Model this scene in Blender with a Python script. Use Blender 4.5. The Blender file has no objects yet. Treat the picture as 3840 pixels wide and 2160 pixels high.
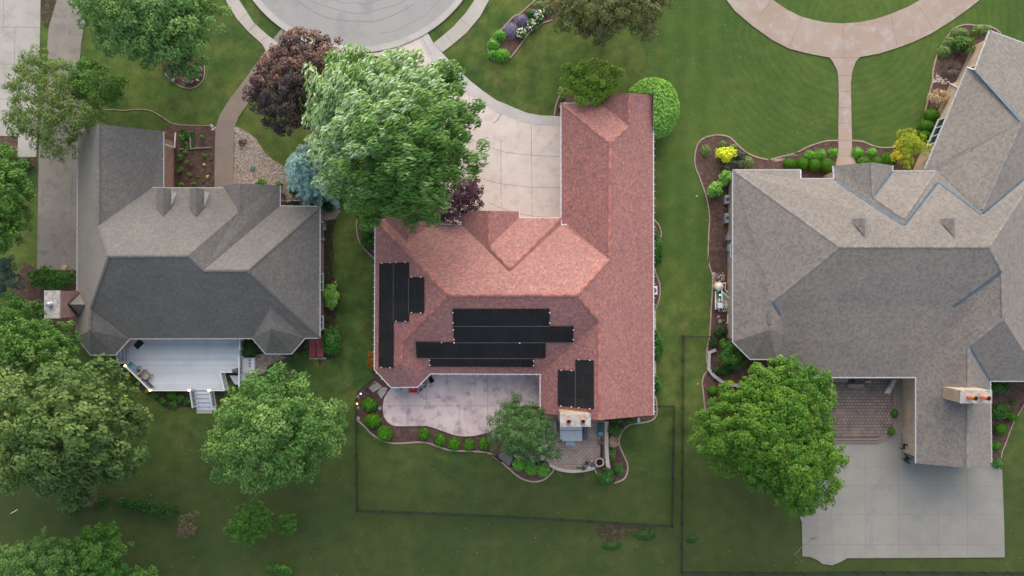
import bpy, bmesh, math, random
import numpy as np
from mathutils import Vector, Matrix
random.seed(7); RNG = np.random.default_rng(7)
SC = bpy.context.scene
COL = SC.collection
# ---------------------------------------------------------------- camera, sky, sun, exposure
H = 66.7          # drone height in metres, looking straight down
S = 38.4          # photo pixels per metre at ground level
cam = bpy.data.objects.new('camera', bpy.data.cameras.new('camera'))
cam.data.sensor_width = 36; cam.data.lens = 18 * H / 50.0
cam.data.clip_start = 0.5; cam.data.clip_end = 3000
cam.location = (0, 0, H); COL.objects.link(cam); SC.camera = cam
SUN_EL, SUN_AZ = math.radians(29), math.radians(3)   # low, soft, from the top of the picture
w = bpy.data.worlds.new('World'); SC.world = w; w.use_nodes = True
nt = w.node_tree; bg = nt.nodes['Background']
sky = nt.nodes.new('ShaderNodeTexSky'); sky.sky_type = 'NISHITA'; sky.sun_disc = False
sky.sun_elevation = SUN_EL; sky.sun_rotation = SUN_AZ; sky.air_density = 1.2; sky.dust_density = 2.5; sky.ozone_density = 1.0
hs = nt.nodes.new('ShaderNodeHueSaturation'); hs.inputs['Saturation'].default_value = .68
nt.links.new(sky.outputs[0], hs.inputs['Color']); nt.links.new(hs.outputs[0], bg.inputs[0]); bg.inputs[1].default_value = 0.135
sl = bpy.data.lights.new('sun', 'SUN'); sl.energy = 1.6; sl.angle = math.radians(85); sl.color = (1.0, 0.87, 0.76)
so = bpy.data.objects.new('sun', sl); COL.objects.link(so)
sd = Vector((math.sin(SUN_AZ) * math.cos(SUN_EL), math.cos(SUN_AZ) * math.cos(SUN_EL), math.sin(SUN_EL)))
so.rotation_euler = (-sd).to_track_quat('-Z', 'Y').to_euler(); so.location = sd * 120
SC.view_settings.view_transform = 'Standard'; SC.view_settings.look = 'None'; SC.view_settings.gamma = 1
SC.view_settings.exposure = 1.0
SC.cycles.max_bounces = 5; SC.cycles.diffuse_bounces = 3; SC.cycles.glossy_bounces = 2; SC.cycles.transmission_bounces = 2
SC.cycles.transparent_max_bounces = 4
# ---------------------------------------------------------------- photo panels -> metres
PAN = {'A': (0, 0, .51760), 'B': (900, 0, .5176), 'C': (1900, 0, .5176), 'D': (2840, 0, .5176), 'E': (0, 700, .5176), 'F': (900, 700, .5176),
 'G': (1900, 700, .5176), 'I': (0, 1410, .5176), 'J': (900, 1410, .5176), 'K': (1900, 1410, .5176), 'L': (2840, 1410, .5176),
 'M': (420, 1250, .21395), 'N': (1320, 1380, .21395), 'O': (1840, 1500, .23468), 'Q': (2640, 980, .17943), 'R': (3080, 1400, .24837),
 'S': (560, 440, .20702), 'T': (1800, 0, .33126), 'U': (2580, 480, .35889), 'V': (2380, 780, .594), 'X': (0, 480, .53872), 'Y': (3600, 1380, .28986),
 'a': (1120, 1140, .24845), 'b': (1180, 680, .23463), 'c': (3400, 60, .41392), 'W': (0, 0, 1.49068), '1': (260, 440, .63472), '2': (1380, 780, .57956),
 '3': (2720, 580, .62119), 'y': (1640, 760, .22082), 'n': (0, 0, 1.0)}
def P(s):
    out = []; pn = None
    for tok in s.replace(';', ' ').split():
        if ':' in tok:
            pn, tok = tok.split(':')
        x, y = tok.split(','); o = PAN[pn]
        out.append((o[0] + float(x) * o[2], o[1] + float(y) * o[2]))
    return out
def wp(p, h=0.0):
    k = (H - h) / H / S
    return Vector(((p[0] - 1920) * k, (1080 - p[1]) * k, h))
def G(s, h=0.0): return [wp(p, h) for p in P(s)]
def smooth(pts, n=4, closed=True):
    out = []; N = len(pts)
    for i in range(N if closed else N - 1):
        if closed: a, b, c, d = pts[i - 1], pts[i], pts[(i + 1) % N], pts[(i + 2) % N]
        else: a, b, c, d = pts[max(i - 1, 0)], pts[i], pts[i + 1], pts[min(i + 2, N - 1)]
        for k in range(n):
            t = k / n; r = []
            for q in range(len(b)):
                r.append(0.5 * (2 * b[q] + (c[q] - a[q]) * t + (2 * a[q] - 5 * b[q] + 4 * c[q] - d[q]) * t * t + (3 * b[q] - a[q] - 3 * c[q] + d[q]) * t ** 3))
            out.append(Vector(r))
    if not closed: out.append(Vector(pts[-1]))
    return out
# ---------------------------------------------------------------- materials
MATS = {}
class NT:
    def __init__(s, name):
        s.m = bpy.data.materials.new(name); s.m.use_nodes = True; s.t = s.m.node_tree; s.p = s.t.nodes['Principled BSDF']; MATS[name] = s.m
    def n(s, ty, **kw):
        nd = s.t.nodes.new('ShaderNode' + ty)
        for k, v in kw.items(): setattr(nd, k, v)
        return nd
    def l(s, a, b): s.t.links.new(a, b)
    def math(s, op, a, b=None):
        nd = s.n('Math', operation=op)
        for i, v in enumerate((a, b)):
            if v is None: continue
            if isinstance(v, (int, float)): nd.inputs[i].default_value = v
            else: s.l(v, nd.inputs[i])
        return nd.outputs[0]
    def ramp(s, fac, stops, interp='LINEAR'):
        nd = s.n('ValToRGB'); cr = nd.color_ramp; cr.interpolation = interp
        while len(cr.elements) < len(stops): cr.elements.new(0.5)
        for e, (p, c) in zip(cr.elements, stops): e.position = p; e.color = (*c, 1) if len(c) == 3 else c
        s.l(fac, nd.inputs[0]); return nd.outputs[0]
    def noise(s, vec, scale, detail=4, rough=.55):
        nd = s.n('TexNoise'); nd.inputs['Scale'].default_value = scale; nd.inputs['Detail'].default_value = detail; nd.inputs['Roughness'].default_value = rough
        if vec is not None: s.l(vec, nd.inputs['Vector'])
        return nd.outputs[0]
    def mix(s, fac, a, b, bt='MIX'):
        nd = s.n('Mix', data_type='RGBA', blend_type=bt)
        for i, v in ((0, fac), (6, a), (7, b)):
            if isinstance(v, (int, float)): nd.inputs[i].default_value = v
            elif isinstance(v, tuple): nd.inputs[i].default_value = (*v, 1)
            else: s.l(v, nd.inputs[i])
        return nd.outputs[2]
    def fin(s, col, rough=.8, bump=None, bd=.02, spec=.3):
        if isinstance(col, tuple): s.p.inputs['Base Color'].default_value = (*col, 1)
        else: s.l(col, s.p.inputs['Base Color'])
        s.p.inputs['Roughness'].default_value = rough; s.p.inputs['Specular IOR Level'].default_value = spec
        if bump is not None:
            b = s.n('Bump'); b.inputs['Strength'].default_value = .6; b.inputs['Distance'].default_value = bd
            s.l(bump, b.inputs['Height']); s.l(b.outputs[0], s.p.inputs['Normal'])
        return s.m
def coord(N): return N.n('TexCoord').outputs['Object']
def plain(name, c, rough=.6, metal=0, var=.12, scale=6, spec=.4):
    N = NT(name); v = coord(N); f = N.noise(v, scale, 5)
    d = tuple(x * (1 - var) for x in c); e = tuple(min(1, x * (1 + var)) for x in c)
    N.fin(N.ramp(f, [(.3, d), (.7, e)]), rough, spec=spec); N.p.inputs['Metallic'].default_value = metal; return N.m
def ground(name, c1, c2, c3=None, s1=.35, s2=14, fine=.35, rough=.9, bd=.03, wash=None):
    """two-tone surface: broad stains + fine grain"""
    N = NT(name); v = coord(N)
    big = N.noise(v, s1, 6, .6); col = N.ramp(big, [(.35, c1), (.65, c2)])
    if c3: col = N.mix(N.ramp(N.noise(v, s1 * 3.1, 5, .65), [(.5, (0, 0, 0)), (.68, (1, 1, 1))]), col, c3)
    f = N.noise(v, s2, 3, .7); g = N.ramp(f, [(.3, (1 - fine,) * 3), (.7, (1 + fine * .6,) * 3)])
    nd = N.n('Mix', data_type='RGBA', blend_type='MULTIPLY'); nd.inputs[0].default_value = 1; N.l(col, nd.inputs[6]); N.l(g, nd.inputs[7])
    return N.fin(nd.outputs[2], rough, f, bd)
def shingle(name, cols, row, tab, weather=.25, rough=.6, spec=.45, edge=.25):
    N = NT(name); uv = N.n('UVMap').outputs[0]; sp = N.n('SeparateXYZ'); N.l(uv, sp.inputs[0])
    v = N.math('DIVIDE', sp.outputs[1], row); r = N.math('FLOOR', v)
    w1 = N.n('TexWhiteNoise', noise_dimensions='1D'); N.l(r, w1.inputs['W'])
    u = N.math('ADD', N.math('DIVIDE', sp.outputs[0], tab), N.math('MULTIPLY', w1.outputs[0], 7)); c = N.math('FLOOR', u)
    cb = N.n('CombineXYZ'); N.l(c, cb.inputs[0]); N.l(r, cb.inputs[1])
    w2 = N.n('TexWhiteNoise', noise_dimensions='3D'); N.l(cb.outputs[0], w2.inputs['Vector'])
    col = N.ramp(w2.outputs[0], cols)
    nz = N.noise(coord(N), .35, 6, .6)
    col = N.mix(1, col, N.ramp(nz, [(.3, (1 - weather,) * 3), (.7, (1 + weather * .5,) * 3)]), 'MULTIPLY')
    gr = N.noise(coord(N), 22, 2, .8)
    col = N.mix(1, col, N.ramp(gr, [(.3, (.82,) * 3), (.7, (1.15,) * 3)]), 'MULTIPLY')
    fr = N.math('FRACT', v)
    col = N.mix(1, col, N.ramp(fr, [(0, (1 - edge,) * 3), (.22, (1, 1, 1))]), 'MULTIPLY')  # shadow line at each shingle course, painted into the colour
    N.p.inputs['Sheen Weight'].default_value = .2; N.p.inputs['Sheen Roughness'].default_value = .6; N.p.inputs['Sheen Tint'].default_value = (1, .93, .88, 1)
    return N.fin(col, rough, N.math('MULTIPLY', fr, -1), .015, spec)
def leafmat(name, dark, mid, light, pale=None, trans=.36):
    """per-leaf and per-clump colour variation"""
    N = NT(name); g = N.n('NewGeometry').outputs['Random Per Island']; a = N.n('Attribute'); a.attribute_name = 'tint'
    f = N.math('ADD', N.math('MULTIPLY', g, .3), N.math('MULTIPLY', a.outputs['Fac'], .7))
    st = [(.1, dark), (.46, mid), (.74, light)]
    if pale: st.append((.93, pale))
    col = N.ramp(f, st); N.fin(col, .55, spec=.25)
    tr = N.n('BsdfTranslucent'); N.l(N.mix(1, col, (1.0, 1.0, .6), 'MULTIPLY'), tr.inputs[0])
    mx = N.n('MixShader'); mx.inputs[0].default_value = trans
    out = N.t.nodes['Material Output']; N.l(N.p.outputs[0], mx.inputs[1]); N.l(tr.outputs[0], mx.inputs[2]); N.l(mx.outputs[0], out.inputs[0]); return N.m
def brick(name, c1, c2, mortar, bw=.21, bh=.075, vert=True):
    N = NT(name); uv = N.n('UVMap').outputs[0]
    b = N.n('TexBrick'); N.l(uv, b.inputs['Vector']); b.inputs['Scale'].default_value = 1
    b.inputs['Brick Width'].default_value = bw; b.inputs['Row Height'].default_value = bh; b.inputs['Mortar Size'].default_value = .008
    b.inputs['Color1'].default_value = (*c1, 1); b.inputs['Color2'].default_value = (*c2, 1); b.inputs['Mortar'].default_value = (*mortar, 1)
    f = N.noise(coord(N), 1.3, 5); col = N.mix(1, b.outputs[0], N.ramp(f, [(.3, (.82,) * 3), (.7, (1.1,) * 3)]), 'MULTIPLY')
    return N.fin(col, .85)
def paver(name, c1, c2, mortar, bw, bh, ms=.02):
    N = NT(name); b = N.n('TexBrick'); N.l(coord(N), b.inputs['Vector']); b.inputs['Scale'].default_value = 1
    b.inputs['Brick Width'].default_value = bw; b.inputs['Row Height'].default_value = bh; b.inputs['Mortar Size'].default_value = ms
    b.inputs['Color1'].default_value = (*c1, 1); b.inputs['Color2'].default_value = (*c2, 1); b.inputs['Mortar'].default_value = (*mortar, 1)
    f = N.noise(coord(N), .8, 6); col = N.mix(1, b.outputs[0], N.ramp(f, [(.3, (.75,) * 3), (.7, (1.15,) * 3)]), 'MULTIPLY')
    return N.fin(col, .85, b.outputs[1], .006)
def grassmat(name):
    N = NT(name); v = coord(N)
    big = N.noise(v, .055, 4, .6); col = N.ramp(big, [(.38, (.038, .080, .022)), (.5, (.066, .112, .028)), (.62, (.100, .142, .036))])
    m = N.noise(v, .33, 6, .65); col = N.mix(N.ramp(m, [(.48, (0, 0, 0)), (.70, (.75, .75, .75))]), col, (.125, .135, .045))
    m2 = N.noise(v, .75, 5, .6); col = N.mix(1, col, N.ramp(m2, [(.3, (.62, .68, .70)), (.7, (1.36, 1.27, 1.2))]), 'MULTIPLY')
    sp = N.n('SeparateXYZ'); N.l(v, sp.inputs[0]); X, Y = sp.outputs[0], sp.outputs[1]
    def sstep(val, a, b):
        mr = N.n('MapRange', interpolation_type='SMOOTHSTEP'); N.l(val, mr.inputs[0]); mr.inputs[1].default_value = a; mr.inputs[2].default_value = b; return mr.outputs[0]
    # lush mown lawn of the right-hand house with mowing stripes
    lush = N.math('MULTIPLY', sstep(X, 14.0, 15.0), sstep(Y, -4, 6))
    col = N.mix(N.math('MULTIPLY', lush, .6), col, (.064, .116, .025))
    # straight stripes between the houses, curved ones on the front lawn
    wob = N.noise(v, .5, 2)
    st1 = N.math('SINE', N.math('ADD', N.math('MULTIPLY', X, 2.9), wob))
    vv = N.n('CombineXYZ'); N.l(N.math('SUBTRACT', X, 33.0), vv.inputs[0]); N.l(N.math('SUBTRACT', Y, 26.0), vv.inputs[1])
    ln = N.n('VectorMath', operation='LENGTH'); N.l(vv.outputs[0], ln.inputs[0])
    st2 = N.math('SINE', N.math('ADD', N.math('MULTIPLY', ln.outputs['Value'], 8.5), N.math('MULTIPLY', wob, 9)))
    k2 = N.math('MULTIPLY', sstep(X, 19, 23), sstep(Y, 9, 11))
    st = N.math('ADD', N.math('MULTIPLY', st1, N.math('SUBTRACT', 1, k2)), N.math('MULTIPLY', st2, k2))
    amp = N.math('MULTIPLY', N.math('MULTIPLY', st, .045), N.math('ADD', lush, .18))
    sc = N.math('ADD', amp, 1); cc = N.n('CombineXYZ'); [N.l(sc, cc.inputs[i]) for i in range(3)]
    col = N.mix(1, col, cc.outputs[0], 'MULTIPLY')
    # back lawns more olive; vignette darkening towards the bottom painted into the colour
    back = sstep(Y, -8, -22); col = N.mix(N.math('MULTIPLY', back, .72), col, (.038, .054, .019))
    f = N.noise(v, 9, 4, .75); col = N.mix(1, col, N.ramp(f, [(.28, (.58, .62, .6)), (.72, (1.4, 1.34, 1.25))]), 'MULTIPLY')
    vo = N.n('TexVoronoi'); vo.inputs['Scale'].default_value = 1.1; N.l(v, vo.inputs['Vector'])      # fallen petals and clover heads
    dot = N.ramp(vo.outputs[0], [(.035, (1, 1, 1)), (.06, (0, 0, 0))]); col = N.mix(N.math('MULTIPLY', dot, .6), col, (.35, .33, .22))
    return N.fin(col, .9, f, .05, .15)
# ---------------------------------------------------------------- objects
def newobj(name, me, parent=None, label=None, cat=None, group=None, kind=None, loc=None):
    o = bpy.data.objects.new(name, me); COL.objects.link(o)
    if parent is not None: o.parent = parent
    if loc is not None: o.location = loc
    if label: o['label'] = label
    if cat: o['category'] = cat
    if group: o['group'] = group
    if kind: o['kind'] = kind
    return o
def root(name, label, cat, base, group=None):
    o = newobj(name, None, None, label, cat, group, None, base); o.empty_display_size = .3; o['base'] = list(base); return o
def base_of(parent):
    p = parent
    while p is not None and p.parent is not None: p = p.parent
    return Vector(p['base']) if p is not None and 'base' in p else Vector((0, 0, 0))
class MB:
    """collects faces in world metres, then links ONE mesh object"""
    def __init__(s): s.v = []; s.f = []; s.uv = []; s.mi = []
    def add(s, vs, fs, uvs=None, mi=0):
        b = len(s.v); s.v += [Vector(q) for q in vs]
        for i, f in enumerate(fs):
            s.f.append([b + k for k in f]); s.uv.append(uvs[i] if uvs else None); s.mi.append(mi)
        return s
    def box(s, c, sz, rz=0, mi=0, rx=0):
        x, y, z = sz[0] / 2, sz[1] / 2, sz[2] / 2; R = Matrix.Rotation(rz, 3, 'Z') @ Matrix.Rotation(rx, 3, 'X'); c = Vector(c)
        vs = [c + R @ Vector((a * x, b * y, d * z)) for d in (-1, 1) for a, b in ((-1, -1), (1, -1), (1, 1), (-1, 1))]
        return s.add(vs, [[3, 2, 1, 0], [4, 5, 6, 7], [0, 1, 5, 4], [1, 2, 6, 5], [2, 3, 7, 6], [3, 0, 4, 7]], None, mi)
    def prism(s, pts, z0, z1, mi=0, msd=None):
        n = len(pts); A = sum(pts[i - 1][0] * pts[i][1] - pts[i][0] * pts[i - 1][1] for i in range(n))
        if A < 0: pts = pts[::-1]
        vs = [Vector((p[0], p[1], z0)) for p in pts] + [Vector((p[0], p[1], z1)) for p in pts]
        s.add(vs, [list(range(n, 2 * n))], None, mi)
        s.add(vs, [list(range(n))[::-1]] + [[i, (i + 1) % n, n + (i + 1) % n, n + i] for i in range(n)], None, mi if msd is None else msd)
        return s
    def tube(s, path, r, n=6, mi=0, cap=True):
        path = [Vector(p) for p in path]; rs = r if isinstance(r, (list, tuple)) else [r] * len(path); vs = []; fs = []
        for i, p in enumerate(path):
            d = (path[min(i + 1, len(path) - 1)] - path[max(i - 1, 0)])
            if d.length < 1e-6: d = Vector((0, 0, 1))
            d.normalize(); a = d.cross(Vector((0, 0, 1)));
            if a.length < .05: a = d.cross(Vector((1, 0, 0)))
            a.normalize(); b = d.cross(a)
            for k in range(n):
                t = 2 * math.pi * k / n + math.pi / n; vs.append(p + (a * math.cos(t) + b * math.sin(t)) * rs[i])
        for i in range(len(path) - 1):
            for k in range(n): fs.append([i * n + k, i * n + (k + 1) % n, (i + 1) * n + (k + 1) % n, (i + 1) * n + k])
        if cap: fs += [list(range(n)), list(range((len(path) - 1) * n, len(path) * n))[::-1]]
        return s.add(vs, fs, None, mi)
    def band(s, path, w, z0, z1, mi=0, closed=False):
        """flat-topped kerb-like band of width w following a path"""
        path = [Vector((p[0], p[1])) for p in path]; n = len(path); L = []; R = []
        for i in range(n):
            a = path[(i - 1) % n] if closed else path[max(i - 1, 0)]; b = path[(i + 1) % n] if closed else path[min(i + 1, n - 1)]
            d = (b - a).normalized() if (b - a).length > 1e-6 else Vector((1, 0)); m = Vector((-d.y, d.x)) * w / 2; L.append(path[i] + m); R.append(path[i] - m)
        vs = []
        for i in range(n): vs += [(*R[i], z0), (*R[i], z1), (*L[i], z1), (*L[i], z0)]
        fs = []
        for i in range(n if closed else n - 1):
            j = (i + 1) % n
            for k in range(3): fs.append([4 * i + k, 4 * j + k, 4 * j + k + 1, 4 * i + k + 1])
        if not closed: fs += [[0, 1, 2, 3], [4 * n - 1, 4 * n - 2, 4 * n - 3, 4 * n - 4]]
        return s.add(vs, fs, None, mi)
    def lathe(s, c, prof, n=16, mi=0, sx=1, sy=1):
        c = Vector(c); vs = []; fs = []
        for r, z in prof:
            for k in range(n):
                t = 2 * math.pi * k / n; vs.append(c + Vector((r * sx * math.cos(t), r * sy * math.sin(t), z)))
        for i in range(len(prof) - 1):
            for k in range(n): fs.append([i * n + k, i * n + (k + 1) % n, (i + 1) * n + (k + 1) % n, (i + 1) * n + k])
        fs.append(list(range(n))[::-1]); fs.append(list(range((len(prof) - 1) * n, len(prof) * n)))
        return s.add(vs, fs, None, mi)
    def build(s, name, mats, parent=None, label=None, cat=None, group=None, kind=None, sm=False, base=None, bevel=0):
        if not isinstance(mats, (list, tuple)): mats = [mats]
        b = base_of(parent); loc = None
        if parent is None and base is not None: b = Vector(base); loc = b
        me = bpy.data.meshes.new(name); me.from_pydata([tuple(q - b) for q in s.v], [], s.f)
        for m in mats: me.materials.append(MATS[m] if isinstance(m, str) else m)
        if len(mats) > 1: me.polygons.foreach_set('material_index', s.mi)
        if any(u is not None for u in s.uv):
            uvl = me.uv_layers.new(name='UVMap'); k = 0
            for f, u in zip(s.f, s.uv):
                for q in range(len(f)):
                    uvl.data[k].uv = u[q] if u is not None else (0, 0); k += 1
        me.validate(clean_customdata=False); bm = bmesh.new(); bm.from_mesh(me); bmesh.ops.recalc_face_normals(bm, faces=bm.faces) if not any(u is not None for u in s.uv) else None
        bm.to_mesh(me); bm.free()
        if sm: me.polygons.foreach_set('use_smooth', [True] * len(me.polygons))
        o = newobj(name, me, parent, label, cat, group, kind, loc)
        if bevel:
            md = o.modifiers.new('bevel', 'BEVEL'); md.width = bevel; md.segments = 2; md.limit_method = 'ANGLE'
        return o
def uvface(pts, nrm):
    t = Vector((0, 0, 1)).cross(nrm)
    if t.length < .02: t = Vector((1, 0, 0))
    t.normalize(); u = nrm.cross(t)
    return [(p.dot(t), p.dot(u)) for p in pts]
def newell(pts):
    n = Vector((0, 0, 0))
    for i in range(len(pts)):
        a, b = pts[i - 1], pts[i]; n += Vector(((a.y - b.y) * (a.z + b.z), (a.z - b.z) * (a.x + b.x), (a.x - b.x) * (a.y + b.y)))
    return n.normalized()
def offset(pts, d):
    """inward offset of a closed 2-D outline (list of Vector, z kept)"""
    n = len(pts); A = sum(pts[i - 1].x * pts[i].y - pts[i].x * pts[i - 1].y for i in range(n)); sg = 1 if A > 0 else -1; out = []
    for i in range(n):
        a, b, c = pts[i - 1], pts[i], pts[(i + 1) % n]
        e1 = Vector((b.x - a.x, b.y - a.y)); e2 = Vector((c.x - b.x, c.y - b.y))
        e1 = e1.normalized() if e1.length > 1e-5 else Vector((1, 0)); e2 = e2.normalized() if e2.length > 1e-5 else e1
        n1 = Vector((-e1.y, e1.x)) * sg; n2 = Vector((-e2.y, e2.x)) * sg; m = n1 + n2
        if m.length < .3: m = n1
        m.normalize(); k = d / max(m.dot(n1), .5); out.append(Vector((b.x + m.x * k, b.y + m.y * k, b.z)))
    return out
# ---------------------------------------------------------------- foliage
def cards(name, pos, nrm, L, Wd, tint, mat, parent=None, tang=None, extra=None, **kw):
    """leaf cards: one small bent diamond per leaf, all of one plant in ONE mesh"""
    b = np.array(base_of(parent)); loc = None
    if parent is None and kw.get('base') is not None: b = np.array(kw['base']); loc = kw['base']
    N = len(pos); nrm = nrm / (np.linalg.norm(nrm, axis=1, keepdims=True) + 1e-9)
    if tang is None: tang = RNG.normal(size=(N, 3))
    t = tang - nrm * np.sum(tang * nrm, axis=1, keepdims=True); t /= (np.linalg.norm(t, axis=1, keepdims=True) + 1e-9); u = np.cross(nrm, t)
    L = np.broadcast_to(np.asarray(L, float).reshape(-1, 1), (N, 1)); Wd = np.broadcast_to(np.asarray(Wd, float).reshape(-1, 1), (N, 1))
    V = np.empty((N, 4, 3)); V[:, 0] = pos - t * L / 2; V[:, 1] = pos + u * Wd / 2 + nrm * L * .06; V[:, 2] = pos + t * L / 2 - nrm * L * .12; V[:, 3] = pos - u * Wd / 2 + nrm * L * .06
    V = V.reshape(-1, 3) - b; T = np.repeat(tint, 4)
    F = np.arange(N * 4).reshape(-1, 4); nv = len(V)
    if extra is not None and len(extra[0]):
        ev = np.array([tuple(q) for q in extra[0]]) - b; V = np.vstack([V, ev]); T = np.concatenate([T, np.full(len(ev), .0)])
    me = bpy.data.meshes.new(name); me.vertices.add(len(V)); me.vertices.foreach_set('co', V.astype(np.float32).ravel())
    li = [F.ravel()]; ls = [np.full(N, 4)]
    if extra is not None:
        for f in extra[1]: li.append(np.array(f) + nv); ls.append(np.array([len(f)]))
    li = np.concatenate(li); ls = np.concatenate(ls)
    me.loops.add(len(li)); me.loops.foreach_set('vertex_index', li.astype(np.int32)); me.polygons.add(len(ls))
    me.polygons.foreach_set('loop_start', np.concatenate([[0], np.cumsum(ls)[:-1]]).astype(np.int32)); me.polygons.foreach_set('loop_total', ls.astype(np.int32))
    at = me.attributes.new('tint', 'FLOAT', 'POINT'); at.data.foreach_set('value', T.astype(np.float32))
    me.materials.append(MATS[mat]); me.update(calc_edges=True)
    return newobj(name, me, parent, kw.get('label'), kw.get('cat'), kw.get('group'), kw.get('kind'), loc)
def inpoly(px, py, poly):
    ins = np.zeros(len(px), bool); n = len(poly); dmin = np.full(len(px), 1e9)
    for i in range(n):
        x1, y1 = poly[i - 1]; x2, y2 = poly[i]
        c = ((y1 > py) != (y2 > py)); xi = (x2 - x1) * (py - y1) / ((y2 - y1) if abs(y2 - y1) > 1e-9 else 1e-9) + x1
        ins ^= c & (px < xi)
        dx, dy = x2 - x1, y2 - y1; t = np.clip(((px - x1) * dx + (py - y1) * dy) / (dx * dx + dy * dy + 1e-9), 0, 1)
        dmin = np.minimum(dmin, np.hypot(px - x1 - t * dx, py - y1 - t * dy))
    return ins, dmin
def sph(n, lo=-.35):
    z = RNG.uniform(lo, 1, n); a = RNG.uniform(0, 2 * np.pi, n); r = np.sqrt(1 - z * z); return np.stack([r * np.cos(a), r * np.sin(a), z], 1)
def wpn(px, py, z):
    k = (H - z) / H / S; return np.stack([(px - 1920) * k, (1080 - py) * k, z], 1)
def clumps(poly, rc, z0, z1, spacing=.85, pw=2.0, edge=.55, zj=.3):
    """centres spread through the crown outline under a dome; metres"""
    A = np.array(poly); lo, hi = A.min(0), A.max(0); M = 6000
    px = RNG.uniform(lo[0], hi[0], M); py = RNG.uniform(lo[1], hi[1], M); ins, d = inpoly(px, py, poly); d = d / S
    ok = ins & (d > rc * edge); px, py, d = px[ok], py[ok], d[ok]; R = max(d.max(), rc) if len(d) else rc; keep = []
    cx = []; cy = []
    for i in range(len(px)):
        if all((px[i] - a) ** 2 + (py[i] - b) ** 2 > (rc * spacing * S) ** 2 for a, b in zip(cx, cy)): cx.append(px[i]); cy.append(py[i]); keep.append(i)
    d = d[keep]; q = np.clip(d / R, 0, 1); z = z0 + (z1 - z0) * (1 - (1 - q) ** pw) ** .5 + RNG.normal(0, zj, len(q)) * rc * .6
    return wpn(np.array(cx), np.array(cy), z), q
def crown(poly, z0, z1, rc, leaf, mat, parent, cover=2.2, asp=.6, fill=1.0, flat=.75, sub=.42, name='crown', tintf=None, spacing=.85, open_=0., edge=.55, lbl=None, nup=.6, drift=None, dn=.5, **kw):
    leaf *= .74
    C, q = clumps(poly, rc, z0, z1, spacing, edge=edge, zj=kw.pop('zj', .3)); PP = []; NN = []; TT = []; DD = []
    ctr = C.mean(0); ext = max(np.linalg.norm(C[:, :2] - ctr[:2], axis=1).max(), .1)
    for c, qq in zip(C, q):
        if RNG.random() < open_: continue
        ct = RNG.uniform(0, 1); out = np.append((c[:2] - ctr[:2]) / ext, 0); rr = rc * RNG.uniform(.75, 1.2)
        ns = max(4, int(1.3 * RNG.uniform(.8, 1.2) / sub ** 2)); sdir = sph(ns, -.25)
        sc = c + sdir * rr * np.array([1, 1, flat]) * RNG.uniform(.55, 1.0, (ns, 1)) + out * rr * .25 * np.array([1, 1, 0]); sc[:, 2] -= np.abs(qq - 1) * rr * .3
        for s_ in sc:
            rs = rr * sub * RNG.uniform(.7, 1.25); n = max(3, int(cover * math.pi * rs * rs * 1.6 / (leaf * leaf * asp * .5) / 3.2)); dr = sph(n, -.1)
            p = s_ + dr * rs * RNG.uniform(.6, 1.08, (n, 1)) * np.array([1, 1, .7]); PP.append(p)
            NN.append(dr * .8 + np.array([0, 0, nup]) + RNG.normal(0, .38, (n, 3))); st = RNG.uniform(-.16, .16)
            TT.append(np.clip(.5 * ct + .25 + st + (0 if tintf is None else tintf(p)) + RNG.normal(0, .05, n), 0, 1))
            DD.append(np.broadcast_to(out + (np.zeros(3) if drift is None else np.array(drift)), (n, 3)) + RNG.normal(0, dn, (n, 3)))
    if fill > 0:
        A = np.array(poly); area = 0.5 * abs(sum(A[i - 1][0] * A[i][1] - A[i][0] * A[i - 1][1] for i in range(len(A)))) / S / S
        n = int(fill * area / (leaf * leaf * 1.6 * asp * .5)); lo, hi = A.min(0), A.max(0); px = RNG.uniform(lo[0], hi[0], n * 2); py = RNG.uniform(lo[1], hi[1], n * 2)
        ins, d = inpoly(px, py, poly); ok = ins & (d / S > rc * .35); px, py, d = px[ok], py[ok], d[ok] / S; R = max(d.max(), rc) if len(d) else rc; qd = np.clip(d / R, 0, 1)
        z = z0 + (z1 - z0) * (1 - (1 - qd) ** 2) ** .5 - rc * RNG.uniform(.3, 1.3, len(px)); z = np.maximum(z, z0 * .6 - .2)
        PP.append(wpn(px, py, z)); NN.append(RNG.normal(0, .5, (len(px), 3)) + [0, 0, 1]); TT.append(RNG.uniform(.1, .5, len(px))); DD.append(RNG.normal(size=(len(px), 3)))
    p = np.vstack(PP); n = len(p); L = leaf * RNG.uniform(.7, 1.35, n)
    p[:, 2] = np.maximum(p[:, 2], .05)
    return cards(name, p, np.vstack(NN), L, L * asp, np.concatenate(TT), mat, parent, tang=np.vstack(DD), label=lbl, **kw), C
def trunk(base, C, r, parent, z0, mat='bark', nl=12):
    m = MB(); base = Vector(base); ctr = Vector(C.mean(0)); ctr = base.lerp(ctr, .3); top = Vector((ctr.x, ctr.y, max(z0 * .75, .6)))
    mid = base.lerp(top, .5) + Vector((random.uniform(-.15, .15), random.uniform(-.15, .15), 0))
    m.tube([base - Vector((0, 0, .1)), base + Vector((0, 0, .25)), mid, top], [r * 1.5, r * 1.1, r * .9, r * .75], 8)
    idx = list(range(len(C))); random.shuffle(idx)
    for i in idx[:nl]:
        e = Vector(C[i]); q = top.lerp(e, .5) + Vector((0, 0, .12 * (e - top).length)); m.tube([top - Vector((0, 0, .2)), q, e], [r * .5, r * .28, r * .08], 5, cap=False)
    return m.build('trunk', mat, parent, sm=True)
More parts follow.
